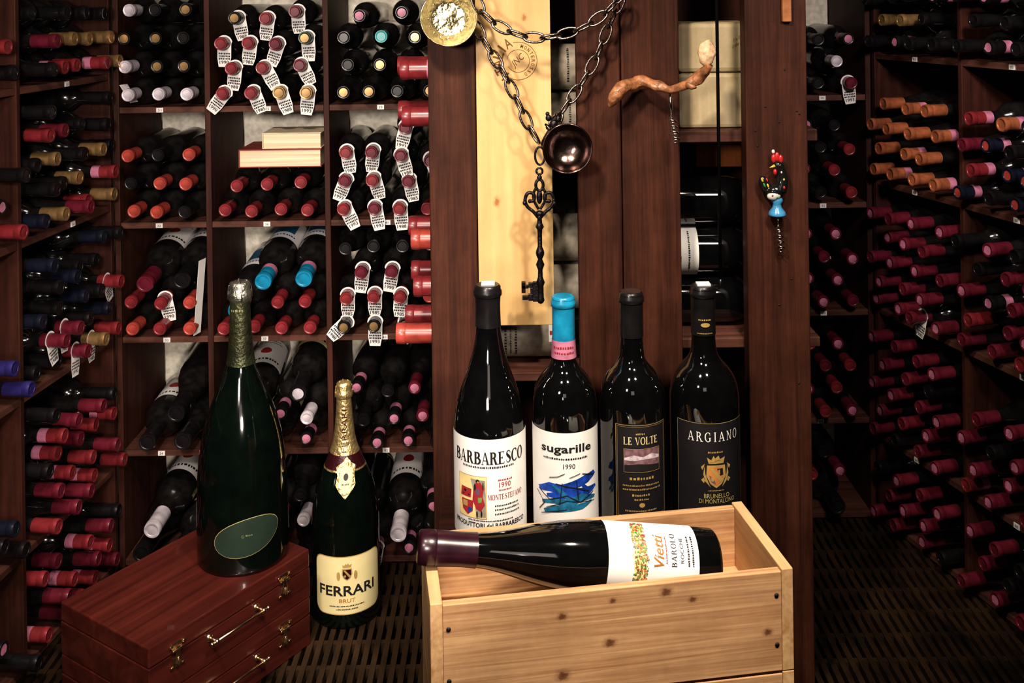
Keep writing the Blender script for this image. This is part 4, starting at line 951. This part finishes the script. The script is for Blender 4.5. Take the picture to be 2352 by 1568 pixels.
# ---------------- rank rack bottles by how large they show; smallest ones become one 'stuff' mesh
bpy.context.view_layer.update()
own={}
for i,(e,ch) in enumerate(RACKB):
    for c in ch: own[c.name]=i
V=[];Fs=[];idx=[]
for o in C.objects:
    if o.type!='MESH': continue
    mw=o.matrix_world; off=len(V); V.extend([mw@v.co for v in o.data.vertices]); k=own.get(o.name,-1)
    for p in o.data.polygons: Fs.append([off+q for q in p.vertices]); idx.append(k)
bvh=BVHTree.FromPolygons(V,Fs); cnt=[0]*len(RACKB); org=Vector((0,0,H))
for py in range(3,1568,6):
    for px in range(3,2352,6):
        d=P(px,py,1)-org; h=bvh.ray_cast(org,d)
        if h[2] is not None and idx[h[2]]>=0: cnt[idx[h[2]]]+=1
score=[c*(.45 if RACKB[i][0].location.x>.9 else 1) for i,c in enumerate(cnt)]
order=sorted(range(len(RACKB)),key=lambda i:-score[i]); rest=order[292:]
gone=[i for i in rest if cnt[i]==0 and RACKB[i][0].location.x<.9]; rest=[i for i in rest if i not in gone]
print('BOTTLES',len(RACKB),'zero-visible',sum(1 for c in cnt if c==0),'stuff',len(rest),'out',len(gone))
if rest:
    m=MB()
    for i in rest:
        e,ch=RACKB[i]
        for c in ch:
            off=len(m.V); mw=c.matrix_world; m.V.extend([(mw@v.co)[:] for v in c.data.vertices])
            mi=[m.mi(x) for x in c.data.materials]
            for p in c.data.polygons: m.Fc.append([off+q for q in p.vertices]); m.I.append(mi[p.material_index]); m.Sm.append(p.use_smooth)
    o=m.build('wine_bottle'); o['kind']='stuff'; tag(o,'remaining small, mostly hidden bottles deep in the surrounding racks','wine bottles')
for i in rest+gone:
    e,ch=RACKB[i]
    for c in ch: bpy.data.objects.remove(c)
    bpy.data.objects.remove(e)
# ---------------- lights
def area(n,loc,tgt,size,pw,col,spread=180):
    l=bpy.data.lights.new(n,'AREA'); l.energy=pw; l.color=col; l.size=size; l.spread=math.radians(spread)
    o=bpy.data.objects.new(n,l); C.objects.link(o); o.location=loc
    o.rotation_euler=(Vector(tgt)-Vector(loc)).to_track_quat('-Z','Y').to_euler(); return o
def spot(n,loc,tgt,pw,col,ang,blend=.8,r=.05):
    l=bpy.data.lights.new(n,'SPOT'); l.energy=pw; l.color=col; l.spot_size=math.radians(ang); l.spot_blend=blend; l.shadow_soft_size=r
    o=bpy.data.objects.new(n,l); C.objects.link(o); o.location=loc
    o.rotation_euler=(Vector(tgt)-Vector(loc)).to_track_quat('-Z','Y').to_euler(); return o
area('key_lamp',(-.30,.75,2.30),(.15,2.0,1.05),.14,7.4,(1,.87,.70),90)
spot('board_fill_spot',(-.25,.6,2.25),(.02,2.06,1.27),29,(1,.84,.62),17,1.0,.05)  # extra spot added only to brighten the pine board, not a cellar fixture
area('crate_lamp',(.50,.75,2.35),(.14,1.52,.5),.12,7.2,(1,.88,.73),60)
area('left_lamp',(-.48,.55,1.45),(-.58,2.55,.98),.15,5.0,(1,.88,.79),80)
area('low_fill',(-.15,.6,.95),(-.70,2.6,.45),.15,1.5,(1,.87,.76),50)  # added fill that lifts the lower left rack cells, stands for no real lamp
area('chest_lamp',(-.75,1.0,2.2),(-.66,2.1,.25),.15,1.5,(1,.86,.74),35)
area('right_lamp',(.70,.9,1.9),(1.12,2.6,1.05),.18,2.9,(1,.87,.81),65)
area('left_wall_lamp',(-.2,1.0,2.1),(-1.05,2.35,1.0),.16,.95,(1,.83,.79),75)
area('front_fill',(0,-.6,1.6),(0,2.2,.8),.5,1.3,(1,.88,.8))
wd=bpy.data.worlds.new('World'); S.world=wd; wd.use_nodes=True; wd.node_tree.nodes['Background'].inputs[0].default_value=(.02,.015,.012,1); wd.node_tree.nodes['Background'].inputs[1].default_value=.3
# ---------------- camera
cd_=bpy.data.cameras.new('Camera'); cam=bpy.data.objects.new('Camera',cd_); C.objects.link(cam)
cd_.sensor_width=36; cd_.lens=36; cd_.shift_y=-784/2352; cd_.clip_start=.05
cam.matrix_world=Matrix(((cR,sR,0,0),(0,0,-1,0),(-sR,cR,0,H),(0,0,0,1)))
S.camera=cam
S.view_settings.view_transform='Standard'
for lk_ in ('Medium High Contrast','Standard - Medium High Contrast'):
    try: S.view_settings.look=lk_; print('look',lk_); break
    except Exception as ex: print('no look',lk_)
